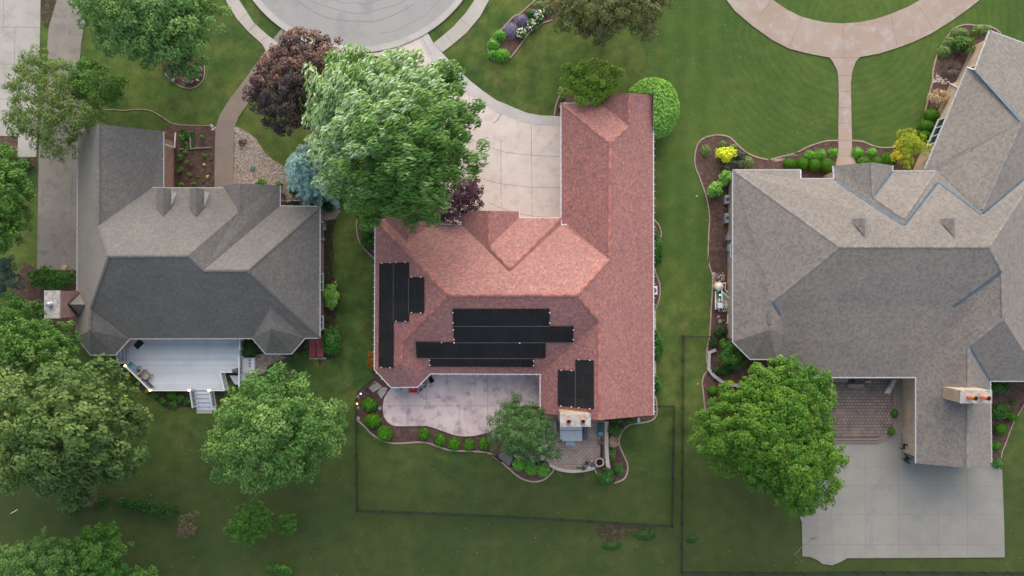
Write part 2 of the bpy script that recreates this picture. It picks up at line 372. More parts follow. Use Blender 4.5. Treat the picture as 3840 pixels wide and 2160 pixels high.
def tree(name, label, cat, outl, z0, z1, rc, leaf, mat, tr=.22, base=None, group=None, nl=12, sm=0, **kw):
    poly = P(outl) if isinstance(outl, str) else outl
    if sm: poly = [tuple(q) for q in smooth([Vector(q) for q in poly], sm)]
    A = np.array(poly); c = A.mean(0); b = wp(base if base else c, 0)
    if base is None: b = wp(c, z0 * .8); b.z = 0
    o = root(name, label, cat, b, group); _, C = crown(poly, z0, z1, rc, leaf, mat, o, **kw); trunk(b, C, tr, o, z0, nl=nl); return o
def shrub(name, label, at, rx, ry, h, mat, style='loose', group=None, leaf=.13, cat='shrub', n=None, flower=None, core=True, rot=0):
    """at: panel string of the centre; rx, ry, h in metres"""
    c = P(at)[0]; b = wp(c, h * .5); b.z = 0; rz = h
    if style == 'ball':            # clipped ball
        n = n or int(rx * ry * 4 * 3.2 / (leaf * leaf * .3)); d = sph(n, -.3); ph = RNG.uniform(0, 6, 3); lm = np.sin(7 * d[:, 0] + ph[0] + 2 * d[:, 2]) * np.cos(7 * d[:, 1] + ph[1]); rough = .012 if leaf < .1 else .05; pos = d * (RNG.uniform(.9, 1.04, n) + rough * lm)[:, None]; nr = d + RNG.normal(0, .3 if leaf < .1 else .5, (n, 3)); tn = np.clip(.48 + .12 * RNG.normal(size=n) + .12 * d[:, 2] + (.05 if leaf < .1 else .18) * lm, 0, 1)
        tang = None; zc = rz * .55; rr = np.array([rx, ry, rz * .47])
    elif style == 'grass':         # arching blades
        n = n or int(rx * ry * 650); a = RNG.uniform(0, 2 * np.pi, n); r = RNG.uniform(.05, 1, n) ** .7; pos = np.stack([r * np.cos(a), r * np.sin(a), 1 - r * r * .9], 1)
        tang = np.stack([np.cos(a), np.sin(a), .5 - r * 1.2], 1) + RNG.normal(0, .25, (n, 3)); nr = np.stack([np.cos(a) * .3, np.sin(a) * .3, np.ones(n)], 1) + RNG.normal(0, .25, (n, 3))
        tn = RNG.uniform(.15, .95, n); zc = 0; rr = np.array([rx, ry, rz])
    else:                          # loose mound of small sub-clumps
        ns = max(9, int(16 * (rx * ry) ** .5 / .6)); sd = sph(ns, -.05); pos = []; nr = []; tn = []
        tot = n or int(rx * ry * 4 * 3.0 / (leaf * leaf * .35)); k = max(4, tot // ns); sr = min(.5, 1.7 / ns ** .5)
        for s_ in sd:
            d = sph(k, -.2); q = s_ * RNG.uniform(.62, .88); pos.append(q + d * sr * RNG.uniform(.6, 1.05, (k, 1))); nr.append(d * .7 + s_ * .3 + [0, 0, .3] + RNG.normal(0, .3, (k, 3))); tn.append(np.clip(RNG.uniform(.2, .8) + RNG.normal(0, .12, k), 0, 1))
        pos = np.vstack(pos); nr = np.vstack(nr); tn = np.concatenate(tn); tang = None; zc = rz * .42; rr = np.array([rx, ry, rz * .55])
    if rot:
        cr, sr_ = math.cos(rot), math.sin(rot)
    p = pos * rr; 
    if rot: p = np.stack([p[:, 0] * cr - p[:, 1] * sr_, p[:, 0] * sr_ + p[:, 1] * cr, p[:, 2]], 1)
    p = p + np.array(b) + [0, 0, zc]; p[:, 2] = np.maximum(p[:, 2], .04)
    ex = None
    if core and style != 'grass':
        m = MB(); f = .84 if style == 'ball' else .6; prof = [(math.sin(t) * f, -math.cos(t) * f) for t in np.linspace(.05, 3.09, 7)]
        m.lathe((0, 0, 0), prof, 12); vs = []
        for v in m.v:
            x, y = v.x * rr[0], v.y * rr[1]
            if rot: x, y = x * cr - y * sr_, x * sr_ + y * cr
            vs.append(Vector((x + b.x, y + b.y, max(.01, v.z * rr[2] + zc))))
        ex = (vs, m.f)
    N = len(p); L = leaf * RNG.uniform(.7, 1.35, N) * (2.6 if style == 'grass' else 1); Wd = (L * .14 if style == 'grass' else L * .62)
    if flower is None:
        return cards(name, p, nr, L, Wd, tn, mat, None, tang=tang, extra=ex, label=label, cat=cat, group=group, base=b)
    o = root(name, label, cat, b, group); cards('foliage', p, nr, L, Wd, tn, mat, o, tang=tang, extra=ex)
    fm, fn, fs = flower; d = sph(fn, .15); q = d * rr * RNG.uniform(.95, 1.12, (fn, 1))
    if rot: q = np.stack([q[:, 0] * cr - q[:, 1] * sr_, q[:, 0] * sr_ + q[:, 1] * cr, q[:, 2]], 1)
    q = q + np.array(b) + [0, 0, zc]; q = np.repeat(q, 3, 0) + RNG.normal(0, fs * .2, (fn * 3, 3))
    cards('flowers', q, np.repeat(d, 3, 0) * .4 + [0, 0, .8] + RNG.normal(0, .3, (fn * 3, 3)), fs, fs * .9, RNG.uniform(.2, 1, fn * 3), fm, o, kind='stuff'); return o

def dometree(name, label, outl, z0, z1, leaf, mat, n, clip=None):
    poly = [tuple(q) for q in smooth([Vector(q) for q in P(outl)], 3)]; A = np.array(poly); b = wp(A.mean(0) + [30, 0], 1); b.z = 0; o = root(name, label, 'tree', b); lo, hi = A.min(0), A.max(0)
    px = RNG.uniform(lo[0], hi[0], n * 2); py = RNG.uniform(lo[1], hi[1], n * 2); ins, d = inpoly(px, py, poly)
    if clip: ins &= clip(px, py)
    px, py, d = px[ins], py[ins], d[ins] / S; R = d.max(); q = np.clip(d / R, 0, 1)
    z = z0 + (z1 - z0) * (1 - (1 - q) ** 2.2) ** .5; c = A.mean(0); out = np.stack([(px - c[0]) / S, -(py - c[1]) / S, 0 * px], 1); nr = out * (1 - q[:, None]) * .6 + [0, 0, .9] + RNG.normal(0, .4, (len(px), 3))
    lump = np.sin(px / 5.1 + 2 * np.sin(py / 9.)) * np.cos(py / 4.6 + 1.5 * np.sin(px / 7.)); z = z + .07 * lump - RNG.uniform(0, .12, len(px)); L = leaf * RNG.uniform(.7, 1.3, len(px))
    cards('crown', wpn(px, py, z), nr, L, L * .6, np.clip(.5 + .3 * lump + RNG.normal(0, .14, len(px)), 0, 1), mat, o)
    k = 220; C = wpn(px[:k], py[:k], z[:k] * .85); trunk(b, C, .12, o, z0, nl=10); return o
# ================================================================ material set
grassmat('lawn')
ground('mulch', (.082, .046, .037), (.115, .066, .054), (.15, .10, .08), .8, 9, .5, bd=.05)
ground('soil', (.055, .038, .022), (.040, .050, .016), (.12, .085, .06), .7, 8, .5)
ground('pebbles', (.30, .24, .19), (.38, .31, .25), (.22, .18, .15), .9, 7, .65, bd=.06)
ground('conc_pink', (.57, .49, .445), (.64, .565, .52), (.49, .43, .40), .3, 26, .12)
ground('conc_patio', (.53, .415, .40), (.68, .56, .53), (.36, .27, .275), .34, 26, .10)
ground('conc_band', (.44, .42, .405), (.50, .475, .455), None, .5, 18, .2)
ground('conc_west', (.36, .345, .31), (.42, .40, .36), (.30, .29, .27), .2, 22, .14)
ground('conc_old', (.215, .195, .17), (.265, .24, .21), (.175, .155, .14), .3, 22, .22)
ground('conc_walk', (.40, .37, .335), (.46, .43, .39), None, .5, 24, .15)
ground('exposed', (.25, .20, .165), (.30, .245, .20), None, .4, 20, .35)
ground('exposed_warm', (.34, .255, .205), (.38, .30, .25), (.40, .35, .32), .25, 22, .2)
ground('court', (.225, .215, .19), (.27, .26, .23), (.21, .21, .20), .16, 20, .10)
ground('asphalt', (.315, .31, .305), (.35, .342, .335), (.27, .27, .275), .12, 26, .16)
ground('kerbstone', (.40, .38, .36), (.46, .44, .41), None, .7, 14, .2)
ground('edgestone', (.30, .22, .17), (.40, .31, .25), None, 1.5, 12, .3)
ground('flagstone', (.36, .30, .27), (.46, .40, .37), None, 1.2, 9, .3)
plain('joint', (.19, .165, .15), .95, scale=3); plain('crack', (.16, .09, .06), .95)
paver('pavers_warm', (.36, .265, .22), (.43, .33, .275), (.20, .145, .12), .42, .21, .022)
paver('pavers_grey', (.15, .115, .105), (.20, .155, .135), (.085, .068, .06), .34, .30, .03)
plain('step_stone', (.24, .18, .145), .9); plain('river_rock', (.42, .36, .33), .8, var=.3, scale=9)
shingle('shingle_red', [(0, (.180, .080, .082)), (.25, (.235, .094, .090)), (.5, (.285, .110, .098)), (.88, (.325, .127, .108)), (1, (.43, .170, .122))], .15, .17, .10)
shingle('shingle_grey', [(0, (0.100, 0.095, 0.089)), (.5, (0.120, 0.113, 0.105)), (1, (0.148, 0.139, 0.128))], .15, .18, .16)
shingle('shingle_brown', [(0, (.125, .111, .100)), (.3, (.150, .133, .118)), (.6, (.168, .148, .130)), (1, (.195, .171, .150))], .19, .2, .12, edge=.3)
shingle('shingle_cap', [(0, (.15, .14, .13)), (1, (.23, .21, .19))], .3, .3, .1)
shingle('shingle_cap_red', [(0, (.22, .08, .07)), (1, (.44, .15, .11))], .3, .3, .1)
brick('brick_pink', (.34, .18, .145), (.40, .225, .19), (.36, .27, .235)); brick('brick_tan', (.42, .31, .215), (.48, .36, .255), (.44, .36, .28)); brick('brick_red', (.30, .16, .12), (.36, .21, .16), (.34, .28, .24))
plain('white_trim', (.62, .63, .64), .45); plain('white_paint', (.66, .67, .69), .5); plain('white_pvc', (.72, .73, .74), .3)
plain('soffit', (.5, .49, .47), .7); paver('mat_black', (.010, .010, .011), (.014, .014, .016), (.019, .019, .021), 1.25, 1.25, .03); plain('header', (.10, .10, .105), .5)
plain('flash_blue', (.07, .125, .17), .35, .3, var=.25, scale=2); plain('flash_dark', (.02, .02, .022), .5); plain('clay', (.60, .20, .10), .7); plain('soot', (.01, .01, .01), 1)
plain('cap_stone', (.34, .32, .30), .85, var=.35, scale=3); plain('cap_cream', (.62, .52, .42), .8); plain('steel', (.45, .48, .52), .3, .8); plain('glass', (.02, .045, .045), .08, spec=.6)
plain('iron', (.022, .028, .028), .5); plain('bark', (.09, .065, .048), .95, var=.35, scale=12); plain('twig', (.20, .165, .14), .9); plain('timber', (.20, .18, .14), .9, var=.3)
plain('cover_grey', (.52, .54, .56), .6); plain('slate', (.10, .105, .125), .6); plain('slate_purple', (.13, .105, .12), .8); plain('sky_plastic', (.30, .40, .47), .5)
plain('teal', (.02, .17, .20), .5); plain('teal_pale', (.10, .30, .35), .5); plain('cushion_blue', (.14, .28, .34), .8); plain('cushion_tan', (.36, .31, .26), .8); plain('copper', (.30, .12, .07), .5)
plain('red_fabric', (.62, .09, .09), .7); plain('red_metal', (.25, .055, .06), .5, var=.2, scale=2); plain('maroon', (.30, .05, .06), .6); plain('green_plastic', (.05, .15, .14), .6); plain('glazed_blue', (.03, .07, .22), .25); plain('glazed_teal', (.05, .22, .36), .3)
plain('black_cloth', (.018, .018, .022), .8); plain('tank_cream', (.68, .62, .50), .4); plain('ac_grey', (.30, .34, .36), .5, .2); plain('pot_rim', (.52, .43, .36), .7); plain('log', (.50, .28, .14), .8); plain('yellow_paint', (.8, .62, .12), .5)
N_ = NT('deck_boards'); sp_ = N_.n('SeparateXYZ'); N_.l(coord(N_), sp_.inputs[0]); fy_ = N_.math('DIVIDE', sp_.outputs[1], .19); fr_ = N_.math('FRACT', fy_)
wn_ = N_.n('TexWhiteNoise', noise_dimensions='1D'); N_.l(N_.math('FLOOR', fy_), wn_.inputs['W'])
c_ = N_.ramp(wn_.outputs[0], [(0, (.52, .56, .60)), (1, (.62, .66, .70))]); c_ = N_.mix(1, c_, N_.ramp(fr_, [(.0, (.55,) * 3), (.14, (1, 1, 1))]), 'MULTIPLY')
c_ = N_.mix(1, c_, N_.ramp(N_.noise(coord(N_), .5, 6, .65), [(.3, (.84, .86, .88)), (.6, (1, 1, 1))]), 'MULTIPLY'); N_.fin(c_, .6, fr_, .01)
for nm_, ec_, es_ in (('lamp_warm', (1, .60, .32), 4), ('lamp_green', (.1, 1, .25), 4), ('lamp_white', (.9, .95, 1), 2.0), ('lamp_yellow', (1, .75, .2), 3)):
    N_ = NT(nm_); N_.fin(ec_, .4); N_.p.inputs['Emission Color'].default_value = (*ec_, 1); N_.p.inputs['Emission Strength'].default_value = es_

leafmat('leaf_maple_pale', (0.120, 0.286, 0.072), (0.206, 0.413, 0.103), (0.420, 0.646, 0.274), (0.863, 0.900, 0.691))
leafmat('leaf_bluegreen', (0.066, 0.166, 0.053), (0.124, 0.246, 0.072), (0.217, 0.360, 0.097), (0.408, 0.511, 0.155))
leafmat('leaf_olive', (0.058, 0.111, 0.036), (0.115, 0.196, 0.054), (0.209, 0.304, 0.081), (0.338, 0.400, 0.138))
leafmat('leaf_airy', (0.088, 0.152, 0.035), (0.149, 0.236, 0.055), (0.216, 0.313, 0.092), (0.315, 0.399, 0.158))
leafmat('leaf_bright', (0.039, 0.116, 0.020), (0.096, 0.210, 0.038), (0.162, 0.312, 0.060), (0.264, 0.432, 0.108))
leafmat('leaf_mid', (0.042, 0.149, 0.024), (0.072, 0.202, 0.028), (0.130, 0.282, 0.044), (0.235, 0.393, 0.095))
leafmat('leaf_soft', (0.056, 0.170, 0.043), (0.114, 0.243, 0.057), (0.206, 0.352, 0.086), (0.403, 0.539, 0.198))
leafmat('leaf_dark', (0.024, 0.085, 0.024), (0.038, 0.116, 0.024), (0.065, 0.161, 0.036)); leafmat('leaf_spruce', (0.072, 0.144, 0.107), (0.086, 0.147, 0.113), (0.130, 0.193, 0.146))
leafmat('leaf_blueold', (0.213, 0.374, 0.387), (0.305, 0.484, 0.494), (0.505, 0.707, 0.707), (0.720, 0.900, 0.884), .1); leafmat('leaf_copper', (0.037, 0.029, 0.029), (0.067, 0.048, 0.051), (0.121, 0.073, 0.066), (0.334, 0.158, 0.088), .15)
leafmat('leaf_plum', (0.048, 0.024, 0.034), (0.095, 0.038, 0.059), (0.161, 0.068, 0.093), (0.235, 0.110, 0.095), .2); leafmat('leaf_bronze', (.09, .11, .035), (.15, .17, .055), (.23, .235, .09), (.33, .30, .14))
leafmat('leaf_chunky', (0.064, 0.193, 0.026), (0.101, 0.233, 0.024), (0.158, 0.303, 0.039), (0.262, 0.401, 0.090)); leafmat('leaf_ball', (0.134, 0.329, 0.055), (0.227, 0.465, 0.083), (0.343, 0.612, 0.138), (0.491, 0.758, 0.224))
leafmat('leaf_box', (0.042, 0.157, 0.010), (0.072, 0.223, 0.011), (0.122, 0.298, 0.019)); leafmat('leaf_gold', (0.382, 0.526, 0.024), (0.722, 0.826, 0.034), (0.900, 0.900, 0.065)); leafmat('leaf_yellowish', (0.238, 0.358, 0.024), (0.515, 0.515, 0.034), (0.807, 0.646, 0.049))
leafmat('leaf_patio', (0.061, 0.157, 0.042), (0.099, 0.215, 0.059), (0.154, 0.282, 0.090), (0.267, 0.393, 0.172)); leafmat('leaf_lavender', (0.134, 0.145, 0.190), (0.194, 0.180, 0.283), (0.294, 0.272, 0.407)); leafmat('leaf_grey', (0.072, 0.107, 0.072), (0.103, 0.130, 0.095), (0.161, 0.177, 0.130))
leafmat('leaf_day', (0.072, 0.262, 0.024), (0.113, 0.344, 0.034), (0.193, 0.484, 0.065)); leafmat('leaf_shrub', (0.053, 0.205, 0.014), (0.095, 0.284, 0.017), (0.154, 0.379, 0.028)); leafmat('leaf_orange', (0.238, 0.107, 0.018), (0.447, 0.171, 0.021), (0.678, 0.274, 0.032)); leafmat('leaf_pinkish', (0.286, 0.286, 0.120), (0.515, 0.378, 0.223), (0.807, 0.613, 0.453))
leafmat('leaf_green2', (0.041, 0.154, 0.029), (0.062, 0.197, 0.036), (0.113, 0.261, 0.059)); leafmat('leaf_reddish', (0.096, 0.096, 0.048), (0.171, 0.138, 0.086), (0.258, 0.193, 0.146)); leafmat('leaf_hazel', (0.085, 0.205, 0.038), (0.130, 0.250, 0.052), (0.226, 0.323, 0.097))
leafmat('petal_pink', (0.900, 0.526, 0.765), (0.900, 0.584, 0.757), (0.900, 0.807, 0.900)); leafmat('petal_white', (0.900, 0.900, 0.900), (0.900, 0.900, 0.900), (0.900, 0.900, 0.900)); leafmat('petal_purple', (0.267, 0.217, 0.435), (0.289, 0.241, 0.433), (0.384, 0.339, 0.520)); leafmat('petal_yellow', (0.900, 0.900, 0.120), (0.900, 0.900, 0.171), (0.900, 0.900, 0.484))
leafmat('leaf_blue', (0.251, 0.415, 0.370), (0.347, 0.543, 0.487), (0.508, 0.714, 0.641), (0.682, 0.867, 0.774), .2)
leafmat('leaf_maple', (.065, .160, .034), (.125, .275, .052), (.22, .40, .10), (.62, .75, .54))
leafmat('leaf_magnolia', (.06, .14, .012), (.12, .24, .022), (.18, .31, .035), (.27, .40, .06))
# ================================================================ ground
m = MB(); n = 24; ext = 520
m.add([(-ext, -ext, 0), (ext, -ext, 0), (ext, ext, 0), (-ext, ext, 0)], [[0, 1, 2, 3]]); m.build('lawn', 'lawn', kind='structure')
ZI = [0]
def slab(name, s, mat, z, sm=0, joints=(), jm='joint', side=None, t=.3, pts=None):
    ZI[0] += 1; z += .0006 * ZI[0]
    pts = pts or G(s)
    if sm: pts = smooth(pts, sm)
    m = MB(); m.prism(pts, z - t, z, 0)
    for j in joints:
        q = [wp(a) for a in P(j)]; q = smooth(q, 3, False) if len(q) > 2 else q
        m.band(q, .035, z - .01, z + .004, 1)
    return m.build(name, [mat, jm], kind='structure')
ctr = wp(P('B:855,-566')[0]); R0 = 904 * .5176 / S
def arc(r, a0, a1, n=64, c=None): c = c or ctr; return [c + Vector((r * math.cos(a0 + (a1 - a0) * i / n), r * math.sin(a0 + (a1 - a0) * i / n), 0)) for i in range(n + 1)]
slab('street', '', 'asphalt', .045, pts=arc(R0 + .02, 0, 2 * math.pi, 96)[:-1])
m = MB(); ring = arc(R0 + .24, 0, 2 * math.pi, 110)[:-1]; m.band(ring, .46, -.1, .06, 0, True); ring2 = arc(R0 + .55, 0, 2 * math.pi, 110)[:-1]; m.band(ring2, .16, -.1, .15, 0, True)
m.build('kerb', 'kerbstone', kind='structure')
m = MB()
for r_, a0_, a1_, ww in ((R0 - 2.4, 3.6, 5.3, .09), (R0 - 3.3, 3.9, 5.6, .07), (R0 - 1.0, 4.9, 5.8, .05), (R0 - 4.2, 4.1, 5.0, .06)):
    q = arc(r_, a0_, a1_, 40); q = [p + Vector((math.sin(i * .7) * .05, math.cos(i * .5) * .08, 0)) for i, p in enumerate(q)]; m.band(q, ww, .04, .049)
m.build('tar_seam', plain('tar', (.23, .23, .235), .9), kind='structure')
slab('neighbour_driveway', 'A:-500,-100 295,-100 297,10 290,330 280,600 275,790 265,1138 130,1140 135,990 0,985 -500,985', 'conc_west', .07, joints=['A:0,197 290,200', 'A:112,200 110,465', 'A:0,465 285,470', 'A:30,0 30,190', 'A:110,470 108,980', 'A:0,720 275,722'])
slab('side_driveway', 'A:430,-60 395,70 357,190 345,320 345,470 330,700 290,900 284,1080 278,1449; X:262,900 260,985 560,990; A:620,1449 620,960 590,700 580,460 588,330 600,250 618,170 590,90 545,20 500,-60', 'conc_old', .06,
     joints=['A:348,250 600,252', 'A:345,495 580,500', 'A:528,1000 524,1449', 'X:504,350 500,960', 'X:268,384 535,384', 'X:265,630 535,630', 'X:262,878 535,880', 'A:500,480 530,430 580,405'])
slab('sidewalk', 'A:1600,-80 1650,30 1720,140 1800,230 1900,320; B:190,372 300,330 200,255 100,165 40,70 -20,-20 -50,-80', 'conc_walk', .06, joints=['A:1735,150 1795,95', 'A:1805,225 1870,170', 'B:70,215 115,170', 'B:150,300 205,262'])
slab('sidewalk', 'B:1760,-80 1700,0 1640,90 1550,190 1480,252 1395,318 1460,385 1545,320 1640,240 1740,120 1805,0 1850,-80', 'conc_walk', .065, joints=['B:1495,250 1540,318', 'B:1600,140 1672,200'])
slab('driveway_apron', 'B:240,285 305,205 400,240 500,290 620,340 500,420 300,400', 'conc_old', .055)
slab('front_walk', 'A:1930,360 1900,400 1830,500 1740,620 1650,740 1590,840 1562,930 1557,1100 1555,1400 1692,1400 1695,1100 1703,915 1730,850 1790,760 1850,650 1900,560 1960,470 2100,420', 'exposed', .05, joints=['A:1556,1072 1693,1072', 'A:1575,880 1712,885'])
slab('driveway', 'B:880,392 1000,380 1170,330 1290,272 1355,230 1400,310 1460,380 1550,475 1660,580 1760,660 1860,730 1932,760; C:60,785 150,820 250,838 370,842 420,850 420,1449; y:2150,300 2150,420 1160,560; W:1150,560 1120,560 1100,500 1110,400 1100,330 1080,260 1060,200 1000,150', 'conc_pink', .07,
     joints=['C:178,905 184,1449', 'C:0,1105 200,1128 388,1135', 'C:0,1338 200,1358 388,1360', 'B:1660,600 1658,1300', 'B:1890,1010 1892,1449', 'B:1660,1000 1780,1060 1932,1105', 'B:1690,1265 1800,1310 1932,1340', 'y:1605,0 1608,250', 'y:870,0 1100,100 1400,190 1700,240 2080,258', 'y:1090,0 1100,95'])
slab('driveway_border', 'B:1460,380 1550,475 1660,580 1760,660 1860,730 1932,758; C:60,785 150,820 250,838 388,843 388,912 200,905 100,880 0,835; B:1860,820 1740,740 1660,690 1590,640 1500,560 1400,460 1340,370 1290,270 1355,232 1400,310', 'conc_band', .078, joints=['B:1540,625 1655,590', 'B:1310,260 1390,400', 'B:1400,312 1465,378'])
m = MB(); m.band(smooth([wp(p) for p in P('B:1915,765 1895,820 1870,865 1835,895')], 4, False), .06, .07, .082); m.build('driveway_crack', 'crack', kind='structure')
slab('flower_bed', 'T:640,-10 560,60 450,160 380,190 250,330 180,390 120,460 90,540 110,630 180,690 250,700 340,655 420,560 470,490 560,370 650,310 720,260 820,230 900,150 950,0 760,-40', 'mulch', .03)
slab('flower_bed', 'C:415,640 380,700 355,770 345,838 392,850 400,748 683,748 760,700 600,620', 'mulch', .03)
slab('flower_bed', 'A:1180,520 1230,570 1300,620 1370,635 1430,620 1475,560 1480,480 1440,420 1200,420', 'mulch', .03, 3)
slab('flower_bed', 'S:460,115 640,140 900,150 1110,138 1195,150 1190,250 1185,500 1180,1400 300,1400 250,240 220,230 320,150', 'mulch', .03)
slab('gravel_bed', 'A:1703,915; B:0,930 60,960 120,1010 170,1090 240,1160 320,1205 400,1330 640,1449; F:700,130 730,180 690,235 590,250 570,180 270,180 270,0; A:1850,1430 1692,1430', 'pebbles', .03)
slab('soil_strip', 'F:590,250 650,200 700,230 670,350 680,500 670,600 700,700 740,800 690,900 710,1000 745,1130 700,1240 610,1250 560,1240 560,250', 'soil', .02, 2)
slab('gravel_bed', 'F:20,1200 110,1215 270,1200 340,1240 260,1265 200,1300 180,1350 80,1380 0,1350', 'pebbles', .03)
slab('flower_bed', 'F:300,1180 500,1090 500,1240 330,1238', 'mulch', .034)
slab('flower_bed', 'M:40,500 130,650 250,810 420,920 530,1030 700,1120 850,1240 1000,1345 1130,1290 1380,1290 1500,1320 1800,1330 1920,1200 2000,900 2300,700 2524,400 2300,50 300,50', 'soil', .03)
slab('flower_bed', 'X:262,985 560,990 560,1449 430,1449 300,1320 180,1300 170,1180 90,1190 60,1150 130,1050 165,930', 'mulch', .02)
slab('flower_bed', 'X:-150,55 130,58 125,205 250,210 240,270 130,290 60,220 -150,200', 'mulch', .03)
slab('flower_bed', 'b:680,610 668,700 690,880 740,1010 830,1120 960,1230 1100,1260 1100,500 760,400', 'mulch', .03)
slab('flower_bed', 'N:440,-150 380,50 405,180 300,260 190,350 90,440 75,480 80,900 130,940 250,1050 330,1140 430,1210 520,1270 640,1305 750,1318 900,1315 1100,1300 1260,1300 1370,1320 1500,1375 1650,1420 1760,1445; J:1640,548 1750,548 1830,570 1900,620 1932,660; O:0,870 100,920 200,1010 300,1100 400,1190 500,1255 620,1295 740,1300 850,1270 930,1210 990,1140 1015,1090 1000,1000 960,300 900,100 600,0; N:1600,-100', 'mulch', .03)
slab('rear_patio', 'N:690,350 620,430 560,540 540,700 560,850 620,940 700,995 780,1015 1000,1015 1300,1010 1420,1040 1600,1105 1750,1160 1880,1190 2000,1195 2150,1185 2300,1150 2440,1110; O:120,420 220,370 245,340 245,95 850,95 850,-560; N:1350,-60 1000,200', 'conc_patio', .09,
     joints=['N:985,380 985,1010', 'N:560,660 2500,660', 'N:1880,700 1880,1190', 'N:2380,80 2380,1100', 'N:1305,250 1305,640'])
slab('paver_patio', 'O:885,200 1900,200 1815,330 1815,700 1825,900 1850,1030 1760,1060 1660,1095 1500,1135 1330,1150 1200,1142 1060,1110 940,1040 885,960', 'pavers_warm', .08)
slab('flower_bed', 'K:700,250 1062,200 1062,100 1078,130 1090,230 1080,290 1040,325 960,340 890,350 840,390 815,450 820,510 850,580 875,640 870,710 840,750 780,775 700,740 660,720 635,672 720,670 720,560', 'mulch', .03, 2)
slab('flower_bed', 'V:80,70 125,78 150,105 168,170 158,198 125,370 135,420 155,470 160,530 150,590 122,650 80,650', 'mulch', .03)
slab('flower_bed', 'V:80,650 118,650 118,1170 140,1230 145,1290 80,1300', 'mulch', .028)
slab('side_step', 'V:105,650 132,650 133,772 105,772', 'conc_west', .15, joints=['V:105,690 133,690', 'V:105,730 133,730'])
slab('side_step', 'V:105,975 133,975 134,1062 105,1062', 'conc_west', .15)
slab('front_drive_loop', 'C:1540,-90 1590,0 1650,80 1780,190 1920,290; D:230,355 380,392 520,418 545,450 575,510 585,560 588,700 585,900 585,1100 560,1215 540,1300 740,1300 720,1210 685,1100 680,900 675,600 685,520 710,450 740,415 880,390 1000,352 1130,305 1260,243 1400,155 1500,85 1610,0 1690,-90 1270,-90 1180,0 1080,55 960,105 850,140 740,162 620,172 500,165 400,145 310,120 210,70 110,0 20,-90', 'exposed_warm', .06,
     joints=['D:105,0 10,125', 'D:318,125 228,352', 'D:1160,35 1275,215', 'D:965,110 1010,335', 'D:622,175 620,420', 'D:520,420 740,420', 'D:585,548 680,548', 'D:586,665 678,665', 'D:586,780 678,780', 'D:586,893 680,893', 'D:586,1018 680,1018', 'D:575,1130 690,1130'])
BED3 = 'U:300,72 200,90 130,130 90,200 70,300 75,400 110,490 150,600 190,720 215,850 225,950 215,1100 210,1300 215,1449; G:1465,500 1470,580 1490,640 1490,740 1480,900 1470,1080 1455,1150 1445,1250 1455,1330 1430,1360 1415,1430; K:1420,80 1430,180 1440,260'
BED3T = 'U:300,72 400,85 460,120 520,180 600,250 700,300 800,325 900,345 960,340 1050,310 1150,260; D:80,1160 200,1150 280,1110 350,1070 430,1040 510,1020 583,1020'
slab('flower_bed', BED3 + ' 1500,330 1800,300 1900,0; G:1932,1300 2000,1200 1760,900 1760,100; D:0,1300 300,1340 560,1340 560,1215 585,1100; ' + ' '.join([t for t in ['D:585,1020 510,1020 430,1040 350,1070 280,1110 200,1150 80,1160', 'U:1150,260 1050,310 960,340 900,345 800,325 700,300 600,250 520,180 460,120 400,85']]), 'mulch', .03)
BED4 = 'D:682,1020 760,1025 830,1055 900,1070 1000,1065 1060,1040 1150,980 1190,900 1220,780 1240,690 1265,600 1270,520 1300,400 1360,290 1420,210 1500,180 1580,185 1680,190 1760,240'
slab('flower_bed', BED4 + ' 1850,300 1700,600 1500,1000 1400,1300 700,1300 720,1210 690,1110', 'mulch', .03)
slab('flower_bed', 'Y:380,150 828,150 900,330 828,460 760,580 690,700 640,820 590,960 540,1080 525,1170 540,1290 340,1290', 'mulch', .03)
slab('rear_court', 'L:300,1000 320,1060 325,1305 380,1308 430,1330 470,1360 540,1370 600,1345 650,1318 1788,1312 1785,1100 1770,680 1720,640 1400,560 1240,500 1240,-20 1020,-20 440,-20 440,480 300,600', 'court', .06,
     joints=['L:780,480 785,1310', 'L:1018,480 1025,1312', 'L:1305,660 1308,1312', 'L:1515,660 1520,1312', 'L:325,658 1770,660', 'L:580,792 1775,796', 'L:400,1000 1780,1000', 'L:325,1218 1788,1218', 'L:1015,20 1012,480', 'L:535,960 540,1310'])
slab('patio_steps', 'L:300,480 870,480 1012,415 1012,-20 300,-20', 'step_stone', .21, t=.16)
slab('patio_steps', 'L:300,458 865,458 985,400 990,-20 300,-20', 'step_stone', .36, t=.16)
slab('raised_patio', 'L:300,434 860,434 962,384 968,-20 300,-20', 'pavers_grey', .51, t=.16)
def kerb(label, s, wd=.13, h=.09, mat='edgestone', cat='garden edging', name='garden_edging', group=None, sm=3):
    q = G(s); q = smooth(q, sm, False) if sm else q; m = MB(); m.band(q, wd, -.05, h); return m.build(name, mat, None, label, cat, group, base=q[0])
EG = 'kerb edgings around the planting beds'
kerb('curved tan kerb edging along the lower side of the lavender bed', 'T:340,660 420,560 470,490 560,370 650,310 720,260 820,228', group=EG)
kerb('tan kerb edging along the upper and left side of the lavender bed', 'T:640,-10 560,60 450,160 380,190 250,330 180,390 120,460 90,540 110,630 170,690', group=EG)
kerb('short curved kerb edging beside the bed at the garage corner', 'C:415,640 380,700 355,770 345,838', group=EG)
kerb('thin curved edging around the pink flower bed below the big front tree', 'A:1180,520 1230,570 1300,622 1370,640 1430,625 1478,565 1482,470', .08, .05, group=EG)
kerb('long wavy brown edging in the lawn above the grey garage roof', 'A:720,795 820,795 900,800 1010,792 1100,805 1180,850 1260,897 1400,908 1530,910', .07, .05, group=EG)
kerb('curved pinkish edging beside the green shrubs on the left of the red roof', 'b:680,610 668,700 690,880 740,1010 830,1120 960,1235', .11, group=EG)
